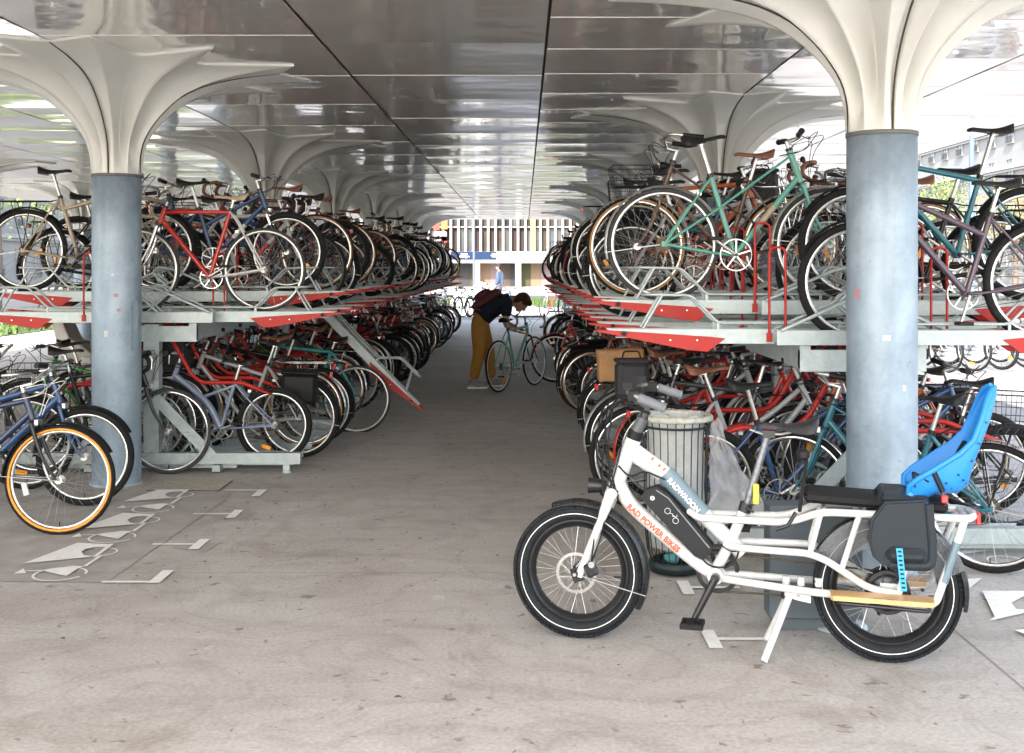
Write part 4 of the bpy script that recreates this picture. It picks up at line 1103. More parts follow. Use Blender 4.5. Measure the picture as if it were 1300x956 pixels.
# crankset
q = MB(); bbv = (.686, 0, .306)
q.lathe((bbv[0], -.05, bbv[2]), [(.074, 0), (.088, 0), (.088, .005), (.074, .005), (.074, 0)], BLKM, 44, 'y', False)
for i in range(5):
    a = 2*PI*i/5; q.tube([(bbv[0], -.048, bbv[2]), (bbv[0]+.08*math.cos(a), -.048, bbv[2]+.08*math.sin(a))], .009, BLKM, 5)
q.ring((bbv[0], -.055, bbv[2]), .090, .004, BLK, 44, 4)
q.tube([(bbv[0], .075, bbv[2]), (.772, .095, .135)], [.017, .013], BLKM, 8); q.cyl((bbv[0], .05, bbv[2]), (bbv[0], .088, bbv[2]), .019, BLKM, 14)
q.tube([(bbv[0], -.075, bbv[2]), (.60, -.095, .477)], [.015, .012], BLKM, 8)
for s, x, z in ((1, .772, .133), (-1, .60, .479)):
    y = s*.155
    for dx in (-.04, 0, .04): q.bbox((x+dx, y, z), (.012, .09, .024), BLK, .003)
    for dy in (-.045, .045): q.bbox((x, y+dy, z), (.095, .01, .024), BLK, .003)
    q.cyl((x, s*.1, z), (x, y+s*.03, z), .008, BLKM, 8)
q.build('crankset', eb)
q = MB()
for z0, z1 in ((.388, .345), (.222, .225)): q.tube([(bbv[0], -.05, z0), (0.02, -.07, z1)], .0045, CHAIN, 5)
q.tube([(0.02, -.07, .345), (-.03, -.07, .29), (0, -.07, .235)], .0045, CHAIN, 5)
q.tube([(0, -.075, .25), (.04, -.08, .21), (.02, -.08, .165)], .012, BLKM, 6)
q.build('chain', eb)
# kickstand
q = MB(); q.bbox((.375, 0, .255), (.09, .09, .05), BLKM, .008); q.prism([(.405, .285), (.30, .275), (.30, .225), (.36, .235), (.405, .25)], WHITE, 'y', .05, .056)
q.cyl((.35, .056, .255), (.35, .06, .255), .007, CHR, 8)
for s in (-1, 1):
    q.tube(bend([(.385, s*.05, .25), (.42, s*.075, .16), (.485, s*.155, .004)], .04), .0155, WHITE, 10)
for x in (.40, .34, .27): q.cyl((x, .03, .29), (x, .03, .325), .016, WHITE, 10)
q.build('kickstand', eb)
# running board
for s in (-1, 1):
    q = MB(); q.prism([(x, s*y) for x, y in ((.225, .115), (.225, .20), (.215, .215), (-.15, .225), (-.165, .21), (-.165, .12))], WOOD, 'z', .283, .301)
    q.build('running_board', eb)
    q = MB(); q.tube(bend([(.2, s*.12, .275), (.2, s*.2, .271), (-.15, s*.205, .262), (-.15, s*.12, .266)], .03), .008, BLKM, 6); q.build('board_tube', eb)
# seat pad and child seat
PAD = mat('black_seat_pad', (.010, .010, .011), .6, 0, .2, 30, .3, 60)
q = MB(); q.bbox((.05, 0, .655), (.555, .2, .048), PAD, .014, Matrix.Rotation(.035, 3, 'Y').inverted()); q.bbox((.05, 0, .655), (.557, .202, .004), BLK, .001, Matrix.Rotation(.035, 3, 'Y').inverted())
q.build('seat_pad', eb)
q = MB(); q.tube([(.345, .06, .60), (.335, .10, .68), (.318, .15, .82), (.322, .17, .85)], .008, BLKM, 8); q.bbox((.33, .16, .845), (.05, .04, .05), BLK, .014); q.tube([(.36, .10, .60), (.39, .12, .55), (.44, .12, .53)], .008, BLKM, 6)
q.build('grab_handle', eb)
cs = MB(); BLU = mat('bright_blue_seat_shell', (.015, .22, .62), .42, 0, .04, 3, .04, 30)
sec = [((-.075, .695), (-.105, .665), .12), ((-.078, .735), (-.140, .668), .135), ((-.11, .765), (-.190, .700), .15), ((-.165, .802), (-.265, .700), .16), ((-.215, .838), (-.305, .735), .165), ((-.265, .872), (-.328, .83), .165), ((-.315, .925), (-.352, .900), .155), ((-.345, 1.00), (-.385, .985), .135), ((-.372, 1.08), (-.41, 1.07), .105), ((-.388, 1.112), (-.42, 1.10), .08), ((-.408, 1.125), (-.418, 1.115), .05)]
rows = []; rows2 = []
for (fx, fz), (bx, bz), w in sec:
    r_ = []; 
    for u in range(13):
        a = PI*u/12; cxx = math.cos(a); s_ = math.sin(a)**.55
        r_.append(Vector((fx+(bx-fx)*s_, w*(abs(cxx)**.6)*(1 if cxx > 0 else -1), fz+(bz-fz)*s_)))
    rows.append(r_); 
    rows2.append([Vector((p.x+(.014 if 0 < j < 12 else .006), p.y*.93, p.z+.006)) for j, p in enumerate(r_)])
cs.grid(rows, BLU); cs.grid(rows2, BLU)
for j in (0, 12):
    cs.tube([r[j] for r in rows], .0115, BLU, 8)
cs.tube([(-.075, .118, .70), (-.10, .125, .675), (-.14, .125, .655)], .022, BLU, 8); cs.tube([(-.075, -.118, .70), (-.10, -.125, .675), (-.14, -.125, .655)], .022, BLU, 8)
so = cs.build('child_seat', eb)
dm = MB(); DK = mat('dark_hole', (.02, .08, .2), .8)
rr = random.Random(3)
for (x, z) in [(-.20+.0-.026*i-.008*j, .725+.03*j+.012*(i % 2)) for i in range(4) for j in range(3)]+[(-.31, .84), (-.325, .87), (-.30, .80), (-.285, .82), (-.345, .95), (-.36, 1.0), (-.33, .90)]:
    # project on to the shell's near wall
    best = min((p for r in rows for p in r[1:6] if p.y > .02), key=lambda p: (p.x-x)**2+(p.z-z)**2)
    dm.cyl((best.x, best.y-.004, best.z), (best.x, best.y+.0035, best.z), .0048, DK, 8)
dm.build('vent_holes', so)
q = MB(); LGM = mat('dark_grey_leg_guard', (.020, .026, .033), .5, 0, .1, 10, .1, 90)
for s in (1, -1):
    poly = [(.02, .675), (-.13, .69), (-.15, .655), (-.165, .44), (-.145, .418), (.03, .428), (.065, .46), (.082, .52), (.07, .60)]
    q.prism(poly, LGM, 'y', s*.15, s*.19); q.prism([(x*.94-.004, (z-.55)*.94+.55) for x, z in poly], LGM, 'y', s*.19, s*.2)
    q.tube(bend([(-.143, s*.19, .675), (-.157, s*.19, .50), (-.155, s*.19, .435), (.0, s*.19, .43)], .03), .02, LGM, 8)
    q.bbox((-.06, s*.205, .475), (.15, .05, .055), LGM, .02); 
q.tube(bend([(.03, .12, .665), (.02, .0, .70), (.03, -.12, .665)], .05), .017, LGM, 8); q.bbox((-.06, 0, .683), (.18, .3, .03), LGM, .012)
lo = q.build('leg_guard', so)
q = MB(); SB = mat('light_blue_strap', (.03, .33, .60), .5)
q.box((-.040, .236, .425), (.024, .006, .165), SB, Matrix.Rotation(.10, 3, 'Y'))
for i in range(9): q.box((-.033-.0018*i, .2395, .495-.0172*i), (.013, .002, .007), BLK)
q.build('foot_strap', so)
q = MB(); q.tube([(-.20, .165, .72), (-.165, .155, .80)], .012, BLK, 6); q.build('harness_strap', so)
q = MB(); q.bbox((-.205, .17, .695), (.025, .03, .03), REDR, .004); q.build('red_button', so)
q = MB(); q.tube(bend([(-.10, .135, .73), (-.09, .14, .79), (-.15, .15, .755)], .01), .006, BLK, 5); q.build('harness_strap', so)
q = MB(); q.tube([(-.30, .02, .90), (-.27, .06, .86)], .012, BLK, 5)
q.build('harness_buckle', so)
q = MB(); q.bbox((-.345, 0, .60), (.02, .1, .05), REDR, .006); q.build('tail_lamp', eb)
q = MB(); q.lathe((.506, .03, .655), [(0, -.002), (.018, -.002), (.018, .002), (0, .002)], AMB, 6, 'y'); 
q = MB(); q.bbox((.522, .026, .655), (.024, .012, .085), YEL, .004); q.build('reflector', eb)

# ------------------------------------------------------------------ litter bin
BX, BY = .80, 6.02
bn = empty('litter_bin', (BX, BY, 0), category='litter bin', label='round dark green slatted litter bin with pale lid rim behind the white bicycle')
q = MB(); DG = mat('dark_green_slat', (.008, .018, .02), .4, .2, .2, 30)
for i in range(26):
    a = 2*PI*i/26; pr = [(.185, .80), (.172, .74), (.165, .5), (.16, .22), (.148, .12), (.12, .05), (.12, .035)]
    q.tube([(r*math.cos(a), r*math.sin(a), z) for r, z in pr], .0036, DG, 4)
for z, r in ((.77, .178), (.06, .125)): q.lathe((0, 0, z), [(r-.004, -.006), (r, -.006), (r, .006), (r-.004, .006)], DG, 34)
q.build('slatted_basket', bn)
q = MB(); q.lathe((0, 0, 0), [(.10, 0), (.135, .01), (.14, .06), (.12, .07)], DG, 30); q.build('base', bn)
q = MB(); LID = mat('weathered_bin_rim', (.44, .44, .38), .55, .1, .35, 30)
q.lathe((0, 0, .80), [(.186, .0), (.197, .004), (.196, .022), (.185, .032), (.155, .026), (.15, .004), (.18, .0)], LID, 36); q.build('rim', bn)
q = MB(); BG = mat('clear_bin_liner', (.52, .53, .52), .3, 0, .2, 6, 1., 26, alpha=.72)
rr = random.Random(5); rows = []
for i in range(16):
    t = i/15; z = .83-.70*t; row = []
    for k_ in range(28):
        a = 2*PI*k_/28; r = .150-.03*max(0, t-.8)*5*.6+rr.uniform(-.012, .008)
        if -1.0 < ((a+PI) % (2*PI))-PI < 1.0: r += .0
        row.append((r*math.cos(a), r*math.sin(a), z+rr.uniform(-.01, .01)))
    row.append(row[0]); rows.append(row)
q.grid(rows, BG)
q.build('bin_liner', bn)
q = MB(); rows = []
for i in range(14):
    t = i/13; row = []
    for k_ in range(9):
        v = k_/8; out = .19+.16*math.sin(t*1.7)*t**.5
        row.append((.17+v*out*(.35+.65*t)+rr.uniform(-.01, .01), -.06+.1*v+rr.uniform(-.02, .02)+.02*math.sin(v*9), .80-.52*t+rr.uniform(-.008, .008)))
    rows.append(row)
q.grid(rows, mat('crumpled_clear_film', (.55, .56, .57), .22, 0, .2, 6, 1., 30, alpha=.45)); q.build('loose_liner_flap', bn)
# rubbish seen through the liner
q = MB()
for i in range(16):
    a = rr.uniform(0, 6.28); r_ = rr.uniform(0, .09)
    q.blob((r_*math.cos(a), r_*math.sin(a), .09+.02*i*.7), (.04, .035, .03), rr.choice([mat('paper_scrap', (.5, .48, .42), .8), mat('brown_scrap', (.2, .12, .06), .8), mat('teal_scrap', (.1, .3, .32), .6)]), 7, 5, noise=.25, seed=i)
tq = q.build('rubbish', None, label='crumpled papers and scraps lying inside the slatted litter bin', category='litter'); tq.location = (BX, BY, 0)

# grey steel locker box on a round foot, behind the cargo bicycle
q = empty('service_box', (1.29, 5.10, 0), category='service box', label='low grey steel box with round foot plate behind the white cargo bicycle')
m_ = MB(); SG = mat('slate_grey_paint', (.085, .105, .12), .5, 0, .1, 6)
m_.bbox((0, 0, .30), (.41, .14, .50), SG, .006, Matrix.Rotation(-.03, 3, 'Z')); m_.build('cabinet', q)
m_ = MB(); m_.lathe((.12, .0, 0), [(.12, 0), (.12, .008), (0, .010)], GALVD, 36); m_.box((0, 0, .028), (.36, .10, .05), SG)
for a in (2.6, 4.0, 5.6): m_.cyl((.12+.085*math.cos(a), .085*math.sin(a), .008), (.12+.085*math.cos(a), .085*math.sin(a), .022), .010, CHR, 6)
m_.build('foot_plate', q)

# ------------------------------------------------------------------ floor markings
MW = mat('worn_white_road_paint', (.80, .79, .76), .6, 0, .10, 25, det=8); MPT = mat('darker_repaint_patch', (.35, .325, .305), .7, 0, .2, 5)
def mark(m, poly, z=.009): m.add([(x, y, z) for x, y in poly], [tuple(range(len(poly)))], MW, False)
q = MB()
q.add([(-3.25, 5.84, .0036), (-2.12, 5.80, .0036), (-2.05, 8.1, .0036), (-3.2, 8.16, .0036)], [(0, 1, 2, 3)], MPT, False)
for y in (6.58, 7.39): q.add([(-2.0, y-.07, .0036), (-1.8, y-.15, .0036), (-1.76, y+.06, .0036), (-2.0, y+.05, .0036)], [(0, 1, 2, 3)], MPT, False)
q.build('floor_patches', kind='structure')
q = MB()
def tmark(x, y, sgn, lo, hi, ln):
    mark(q, [(x, y-lo), (x+sgn*.058, y-lo), (x+sgn*.058, y+hi), (x, y+hi)])
    mark(q, [(x, y-.016), (x, y+.016), (x-sgn*ln, y+.016), (x-sgn*ln, y-.016)], .0092)
for y, lo, hi in ((5.79, .02, .22), (6.58, .12, .12), (7.39, .12, .12), (8.18, .22, .02)): tmark(-1.90, y, 1, lo, hi, .24)
for y, lo, hi in ((4.90, .12, .12), (5.69, .12, .12), (6.3, .1, .0)): tmark(.835, y, -1, lo, hi, .24)
q.build('bay_markings', kind='structure')
ICONP = dict(box=[(105, 590), (165, 583), (490, 458), (718, 468), (690, 488), (650, 483), (590, 487), (545, 497), (515, 515), (530, 535), (575, 548), (250, 580)],
    tri=[(285, 640), (275, 632), (465, 605), (530, 608), (500, 618), (420, 670)], small=[(85, 655), (150, 622), (165, 652)])
def iconpts(pts): return [G(.2*x, 600+.2*y) for x, y in pts]
def icon(m, f):
    for k_ in ICONP: m.add([(*f(x, y), .0115) for x, y in iconpts(ICONP[k_])], [tuple(range(len(ICONP[k_])))], MW, False)
    def ringy(c_, rx, ry, w, a0, a1):
        cx_, cy_ = c_
        n = 40; o1 = []; o2 = []
        for i in range(n+1):
            a = a0+(a1-a0)*i/n
            o1.append(f(cx_+rx*math.cos(a), cy_+ry*math.sin(a))); o2.append(f(cx_+(rx-w)*math.cos(a), cy_+(ry-w)*math.sin(a)))
        m.add([(*p, .0105) for p in o1+o2], [(i, i+1, n+1+i+1, n+1+i) for i in range(n)], MW, False)
    cA = G(76, 731); cB = G(126, 703)
    ringy(cA, .136, .136, .013, .0, 5.9); ringy(cB, .10, .10, .012, -2.2, 2.2)
    def line(a, b, w):
        a = Vector(G(.2*a[0], 600+.2*a[1])); b = Vector(G(.2*b[0], 600+.2*b[1])); d_ = (b-a).normalized(); n_ = Vector((-d_.y, d_.x))*w
        m.add([(*f(*p), .0125) for p in (a-n_, b-n_, b+n_, a+n_)], [(0, 1, 2, 3)], MW, False)
    line((710, 466), (600, 548), .011); line((640, 540), (540, 608), .010); line((165, 638), (280, 636), .006)
for j in range(3):
    m_ = MB(); dy = .807*j
    icon(m_, lambda x, y: (x-.02*j, y+dy)); m_.build('cargo_bicycle_icon', kind='structure')
for j in range(2):
    m_ = MB()
    sh_ = .807*(j-0)
    for pl in ([(1247, 753), (1345, 753), (1300, 760), (1284, 768), (1290, 776), (1315, 778), (1262, 790), (1255, 791), (1263, 786)], [(1288, 803), (1340, 800), (1325, 818)]):
        m_.add([(G(*p)[0], G(*p)[1]+sh_, .0115) for p in pl], [tuple(range(len(pl)))], MW, False)
    for cx_, cy_, r_ in ((2.72, 5.02, .136), (2.62, 5.40, .10)):
        pp = [(r_+w_, 2*PI*i/36) for w_ in (0, -.013) for i in range(37)]
        m_.add([(cx_+a*math.cos(b), cy_+sh_+a*math.sin(b), .0105) for a, b in pp], [(i, i+1, 38+i, 37+i) for i in range(36)], MW, False)
    m_.build('cargo_bicycle_icon', kind='structure')
# perforated drain cover
q = MB(); GR = mat('grating_steel', (.30, .27, .23), .6, .4, .3, 40); 
q.box((0, 0, .004), (.52, .36, .004), mat('drain_dark', (.02, .018, .015), .9))
for i in range(19): q.box((-.255+i*.0283, 0, .009), (.011, .36, .008), GR)
for i in range(14): q.box((0, -.175+i*.027, .0105), (.52, .010, .008), GR)
o = q.build('drain_cover', label='square perforated rusty drain cover at the foot of the left column', category='drain cover'); o.location = (-2.44, 8.36, 0)
# litter leaves
q = MB(); LF = mat('dry_leaf', (.10, .07, .045), .9); rr = random.Random(11)
for i in range(150):
    x = rr.uniform(-1.8, -1.55) if rr.random() < .6 else rr.uniform(-3, 2.6); y = rr.uniform(4.2, 26) if x < -1.55 and x > -1.8 else rr.uniform(3.6, 12)
    a = rr.uniform(0, 6.28); s_ = rr.uniform(.006, .02)
    q.add([(x+s_*math.cos(a), y+s_*math.sin(a), .012), (x-s_*.5*math.sin(a), y+s_*.5*math.cos(a), .016), (x-s_*math.cos(a), y-s_*math.sin(a), .012), (x+s_*.5*math.sin(a), y-s_*.5*math.cos(a), .014)], [(0, 1, 2, 3)], LF, False)
q.build('leaf_litter', kind='stuff')
# ------------------------------------------------------------------ people
def skin_mesh(name, verts, edges, radii, m, root=0, lv=2, scale=1.):
    me = bpy.data.meshes.new(name); me.from_pydata([tuple(v) for v in verts], edges, []); me.update()
    o = bpy.data.objects.new(name+'_src', me); C.objects.link(o)
    sm = o.modifiers.new('s', 'SKIN'); sm.use_smooth_shade = True
    ly = me.skin_vertices[0].data if me.skin_vertices else None
    for i, r in enumerate(radii):
        rx, ry = r if isinstance(r, tuple) else (r, r)
        me.skin_vertices[0].data[i].radius = (rx*scale, ry*scale)
        me.skin_vertices[0].data[i].use_root = (i == root)
    ss = o.modifiers.new('d', 'SUBSURF'); ss.levels = lv; ss.render_levels = lv
    dg = bpy.context.evaluated_depsgraph_get(); out = bpy.data.meshes.new_from_object(o.evaluated_get(dg))
    bpy.data.objects.remove(o); out.name = name
    out.materials.clear(); out.materials.append(m)
    for p in out.polygons: p.use_smooth = True
    return out
SKIN = mat('skin', (.36, .19, .13), .5, 0, .08, 8); NAVY = mat('navy_cotton', (.012, .016, .03), .85, 0, .2, 12, .3, 40); MUST = mat('mustard_cotton', (.30, .145, .018), .8, 0, .15, 12, .3, 30)
HAIRB = mat('brown_hair', (.05, .02, .012), .6, 0, .3, 60, .5, 90); HAIRD = mat('dark_hair', (.02, .015, .012), .6, 0, .3, 60, .5, 90)
BURG = mat('burgundy_nylon', (.09, .018, .025), .7, 0, .15, 10, .3, 30); SHOE = mat('grey_trainer', (.22, .22, .23), .7, 0, .2, 20); SOLE = mat('white_sole', (.7, .7, .68), .6); BLUSH = mat('pale_blue_shirt', (.06, .085, .14), .8, 0, .12, 10, .2, 30); GREYT = mat('grey_trousers', (.09, .095, .11), .85, 0, .12, 10)
def person(loc, yaw, label, J, shirt, trous, hairm, shoe=SHOE):
    """J: joint positions (x forward, y left, z up)"""
    root = empty('person', loc, (0, 0, yaw), category='person', label=label)
    pel, waist, chest, neck, head = [Vector(J[k]) for k in ('pel', 'waist', 'chest', 'neck', 'head')]
    V = [pel, waist, chest, neck, head-(head-neck)*.35]; E = [(0, 1), (1, 2), (2, 3), (3, 4)]; Rr = [(.085, .08), (.09, .075), (.12, .09), .05, .05]
    for s, k in ((1, 'l'), (-1, 'r')):
        hip, knee, ank = [Vector(J[k+q]) for q in ('hip', 'knee', 'ank')]; sho, elb, wri = [Vector(J[k+q]) for q in ('sho', 'elb', 'wri')]
        i = len(V); V += [hip, (hip+knee)/2, knee, (knee+ank)/2, ank]; E += [(0, i), (i, i+1), (i+1, i+2), (i+2, i+3), (i+3, i+4)]; Rr += [.07, .068, .052, .05, .034]
        i = len(V); V += [sho, (sho+elb)/2, elb, wri]; E += [(2, i), (i, i+1), (i+1, i+2), (i+2, i+3)]; Rr += [.062, .048, .038, .025]
    body = link('body', skin_mesh('body', V, E, Rr, SKIN), root)
    # head with face, merged to body mesh as one figure
    b = MB(); me = body.data
    b.v = [tuple(v.co) for v in me.vertices]; b.f = [tuple(p.vertices) for p in me.polygons]; b.fm = [0]*len(b.f); b.fs = [True]*len(b.f); b.mats = [SKIN]
    hf = Vector(J['face']).normalized(); up = (head-neck).normalized(); up = (up-hf*up.dot(hf)).normalized(); lf = up.cross(hf)
    rot = Matrix((hf, lf, up)).transposed()
    def H(x, y, z): return head+rot @ Vector((x, y, z))
    b.blob(head, (.098, .075, .115), SKIN, 18, 14, rot)
    b.blob(H(.06, 0, -.06), (.045, .05, .055), SKIN, 12, 8, rot); b.blob(H(.102, 0, -.012), (.02, .014, .026), SKIN, 8, 6, rot)
    for s in (-1, 1):
        b.blob(H(-.005, s*.075, -.01), (.02, .01, .032), SKIN, 8, 6, rot); b.blob(H(.084, s*.03, .012), (.012, .014, .009), mat('eye_dark', (.03, .02, .02), .3), 6, 5, rot)
        b.blob(H(.09, s*.03, .03), (.01, .02, .005), hairm, 6, 4, rot)
    b.blob(H(.094, 0, -.055), (.01, .025, .006), mat('lips', (.35, .12, .1), .5), 8, 4, rot)
    for s, k in ((1, 'l'), (-1, 'r')):
        wri = Vector(J[k+'wri']); elb = Vector(J[k+'elb']); hd = Vector(J.get(k+'hand', wri-elb)).normalized()
        sdv = hd.cross(Vector((0, 0, 1))); sdv = sdv.normalized() if sdv.length > .1 else Vector((0, 1, 0)); dn = sdv.cross(hd)
        hr = Matrix((hd, sdv, dn)).transposed()
        b.blob(wri+hd*.045, (.052, .042, .018), SKIN, 10, 8, hr)
        for q_ in range(4):
            o_ = wri+hd*.085+sdv*(-.03+.02*q_); L_ = (.062, .072, .068, .052)[q_]
            b.tube([o_-hd*.02, o_+hd*L_*.4, o_+hd*L_*.7-dn*.018, o_+hd*L_*.75-dn*.036], [.009, .0065], SKIN, 6)
        b.tube([wri+hd*.02+sdv*s*-.03, wri+hd*.055+sdv*s*-.055, wri+hd*.08+sdv*s*-.055-dn*.015], [.011, .008], SKIN, 6)
    body.data = b.mesh('body')
    # clothes
    Vc = [pel-(waist-pel)*.25, waist, chest, chest+(neck-chest)*.75]; Ec = [(0, 1), (1, 2), (2, 3)]; Rc = [(.20, .165), (.18, .15), (.19, .15), .085]
    for k in 'lr':
        sho, elb = Vector(J[k+'sho']), Vector(J[k+'elb']); i = len(Vc); end = sho+(elb-sho)*J.get('sleeve', .75)
        Vc += [sho, (sho+end)/2, end]; Ec += [(2, i), (i, i+1), (i+1, i+2)]; Rc += [.09, .078, .07]
        if J.get('sleeve', .75) > .9:
            w_ = Vector(J[k+'wri']); Vc.append(w_-(w_-elb)*.06); Ec.append((i+2, i+3)); Rc.append(.037)
    link('shirt', skin_mesh('shirt', Vc, Ec, Rc, shirt), root)
    Vt = [pel+(waist-pel)*.75, pel]; Et = [(0, 1)]; Rt = [(.165, .135), (.18, .145)]
    for k in 'lr':
        hip, knee, ank = [Vector(J[k+q]) for q in ('hip', 'knee', 'ank')]; i = len(Vt)
        Vt += [hip, (hip+knee)/2, knee, (knee+ank)/2, ank+(knee-ank)*.06]; Et += [(1, i), (i, i+1), (i+1, i+2), (i+2, i+3), (i+3, i+4)]; Rt += [.125, .11, .088, .078, .066]
    link('trousers', skin_mesh('trousers', Vt, Et, Rt, trous), root)
    for k in 'lr':
        a = Vector(J[k+'ank']); m_ = MB()
        m_.blob((a.x+.055, a.y, .055), (.135, .05, .05), shoe, 14, 8); m_.bbox((a.x+.055, a.y, .018), (.27, .092, .028), SOLE, .01); m_.blob((a.x-.01, a.y, .075), (.06, .045, .05), shoe, 10, 6)
        m_.build('shoe', root)
    h = MB(); h.blob(H(-.018, 0, .03), (.105, .085, .105), hairm, 20, 12, rot, .04, 3); h.blob(H(-.05, 0, -.01), (.07, .08, .09), hairm, 16, 10, rot, .05, 4); h.blob(H(.03, 0, .085), (.075, .07, .045), hairm, 14, 8, rot, .08, 5)
    h.build('hair', root)
    return root
# bending man, local x forward
J = dict(pel=(-.02, 0, .90), waist=(.08, 0, 1.02), chest=(.28, 0, 1.17), neck=(.43, 0, 1.20), head=(.55, 0, 1.14), face=(.45, 0, -.9),
    lhip=(0, .09, .86), lknee=(.12, .11, .48), lank=(.16, .12, .09), rhip=(-.02, -.09, .86), rknee=(-.02, -.11, .48), rank=(-.10, -.12, .09),
    lsho=(.34, .18, 1.10), lelb=(.36, .22, .86), lwri=(.52, .14, .78), lhand=(.9, 0, -.2), rsho=(.34, -.18, 1.10), relb=(.32, -.24, .84), rwri=(.48, -.18, .76), rhand=(.9, 0.1, -.2), sleeve=.6)
person((-.58, 15.2, 0), R(5), 'man in navy T-shirt and mustard trousers bending over a bicycle in the aisle', J, NAVY, MUST, HAIRB)
q = MB(); rt_ = Matrix.Rotation(-.55, 3, 'Y')
q.blob((0, 0, -.01), (.23, .165, .085), BURG, 18, 12, rt_, .03, 2); q.blob((-.06, 0, .05), (.13, .13, .06), BURG, 14, 8, rt_, .03, 4)
for s in (-1, 1): q.tube(bend([(.20, s*.1, .06), (.25, s*.14, -.02), (.18, s*.16, -.14), (-.02, s*.15, -.18), (-.16, s*.12, -.12)], .06), .017, BURG, 6)
o = q.build('backpack', label='burgundy backpack on the back of the bending man', category='backpack'); o.location = (-.58+.085, 15.21, 1.19); o.rotation_euler = (0, 0, R(5))
J = dict(pel=(0, 0, .93), waist=(0, 0, 1.05), chest=(0, 0, 1.32), neck=(.01, 0, 1.50), head=(.03, 0, 1.63), face=(1, 0, -.05), lhip=(0, .09, .88), lknee=(.06, .1, .48), lank=(-.02, .1, .09), rhip=(0, -.09, .88), rknee=(.14, -.1, .49), rank=(.12, -.1, .09),
    lsho=(0, .19, 1.41), lelb=(-.03, .24, 1.12), lwri=(.1, .22, .92), rsho=(0, -.19, 1.41), relb=(-.03, -.24, 1.12), rwri=(.1, -.22, .92), sleeve=1.)
person((-.93, 43.5, 0), R(165), 'dark-haired man in pale blue shirt walking across the sunlit plaza', J, BLUSH, GREYT, HAIRD)

# ------------------------------------------------------------------ beyond the canopy
BWH = mat('white_render_wall', (.23, .227, .22), .7, 0, .06, 1.5, .1, 20); GLS = mat('window_glass_dark', (.05, .06, .07), .1, 0, .3, .6); FIN = mat('white_fin', (.24, .232, .225), .5); BRW = mat('brown_panel', (.05, .038, .028), .6, 0, .35, .8)
SLATE = mat('dark_interior', (.025, .025, .028), .5, 0, .5, .5); ORP = mat('orange_panel', (.4, .10, .02), .5); OCH = mat('ochre_fin', (.38, .20, .07), .5); RDP = mat('red_poster', (.35, .03, .015), .5)
def P2(px, py, Y): return ((px-665)*Y/1450, 1.6-(py-340)*Y/1450)
YB = 95
fb = empty('station_building', (0, YB, 0), category='building', label='long white building with vertical fins and a blue sign at the end of the aisle')
q = MB(); q.box((0, 5, 6), (60, 8, 12), SLATE); q.build('wall', fb)
q = MB(); x0 = P2(430, 0, YB)[0]; x1 = P2(900, 0, YB)[0]
q.box(((x0+x1)/2, .4, 2.47), (x1-x0, 1.6, .95), mat('white_fascia', (.26, .26, .255), .5)); q.build('fascia', fb)
for i in range(40):
    x = P2(440, 0, YB)[0]+i*.62; q = MB()
    special = i in (0,)
    q.box((x, .1, 6.0), (.19 if i != 25 else .42, .5, 6.1), OCH if i == 25 else FIN); q.build('fin', fb)
q = MB()
for i in range(40):
    x = P2(440, 0, YB)[0]+i*.62+.31
    c_ = rnd.choice([GLS, GLS, mat('curtain_grey', (.08, .085, .09), .6), mat('brick_dark', (.038, .024, .022), .7), BRW, mat('grey_glass', (.05, .06, .075), .2)])
    q.box((x, .6, 3.9), (.6, .1, 1.9), c_); q.box((x, .58, 6.3), (.6, .1, 2.6), rnd.choice([GLS, BRW, SLATE, mat('brick_dark', (.038, .024, .022), .7)]))
q.build('window_band', fb)
q = MB(); q.box((0, .35, 5.0), (34, .12, .12), FIN); q.build('transom', fb)
q = MB(); a = P2(551, 282, YB-.3); b_ = P2(568, 326, YB-.3)
for k_, (pa, pb, m__) in enumerate((((550, 283), (558, 292), RDP), ((560, 280), (568, 291), ORP), ((551, 294), (567, 306), BWH), ((560, 300), (567, 308), RDP))):
    (xa, za), (xb, zb) = P2(*pa, YB-.3), P2(*pb, YB-.3); q.box(((xa+xb)/2, -.25, (za+zb)/2), (xb-xa, .06, za-zb), m__)
q.build('poster', fb)
for i in range(7):
    px = (518, 606, 658, 742, 800, 560, 700)[i]; (x, z) = P2(px, 340, YB); q = MB()
    q.cyl((x, -.5 if i < 5 else 1., 0), (x, -.5 if i < 5 else 1., 2.0), .27 if i < 5 else .12, BWH, 16); q.build('pillar', fb)
q = MB()
for i, px in enumerate(range(440, 900, 13)):
    x, z = P2(px, 340, YB); m__ = [BRW, mat('tan_wall', (.13, .085, .05), .7), SLATE, mat('pinkish_wall', (.14, .10, .10), .7), mat('olive_wall', (.045, .045, .02), .7)][(i*7) % 5]
    q.box((x+.42, .9, 1.0), (.84, .1, 2.0), m__)
q.build('ground_floor_panels', fb)
(xa, za), (xb, zb) = P2(572, 319.5, YB-.5), P2(630, 329, YB-.5)
sg = MB(); sg.box(((xa+xb)/2, -.46, (za+zb)/2), (xb-xa, .08, za-zb), mat('blue_sign', (.004, .018, .055), .4)); so_ = sg.build('sign_board', fb)
text('2 place\nde Chypre', .20, WT, 'lettering', so_, basis(((xa+xb)/2-.75, -.51, (za+zb)/2), (1, 0, 0), (0, 0, 1)), bold=.008)
text('43', .42, WT, 'lettering', so_, basis((xb-.22, -.51, (za+zb)/2), (1, 0, 0), (0, 0, 1)), bold=.012)

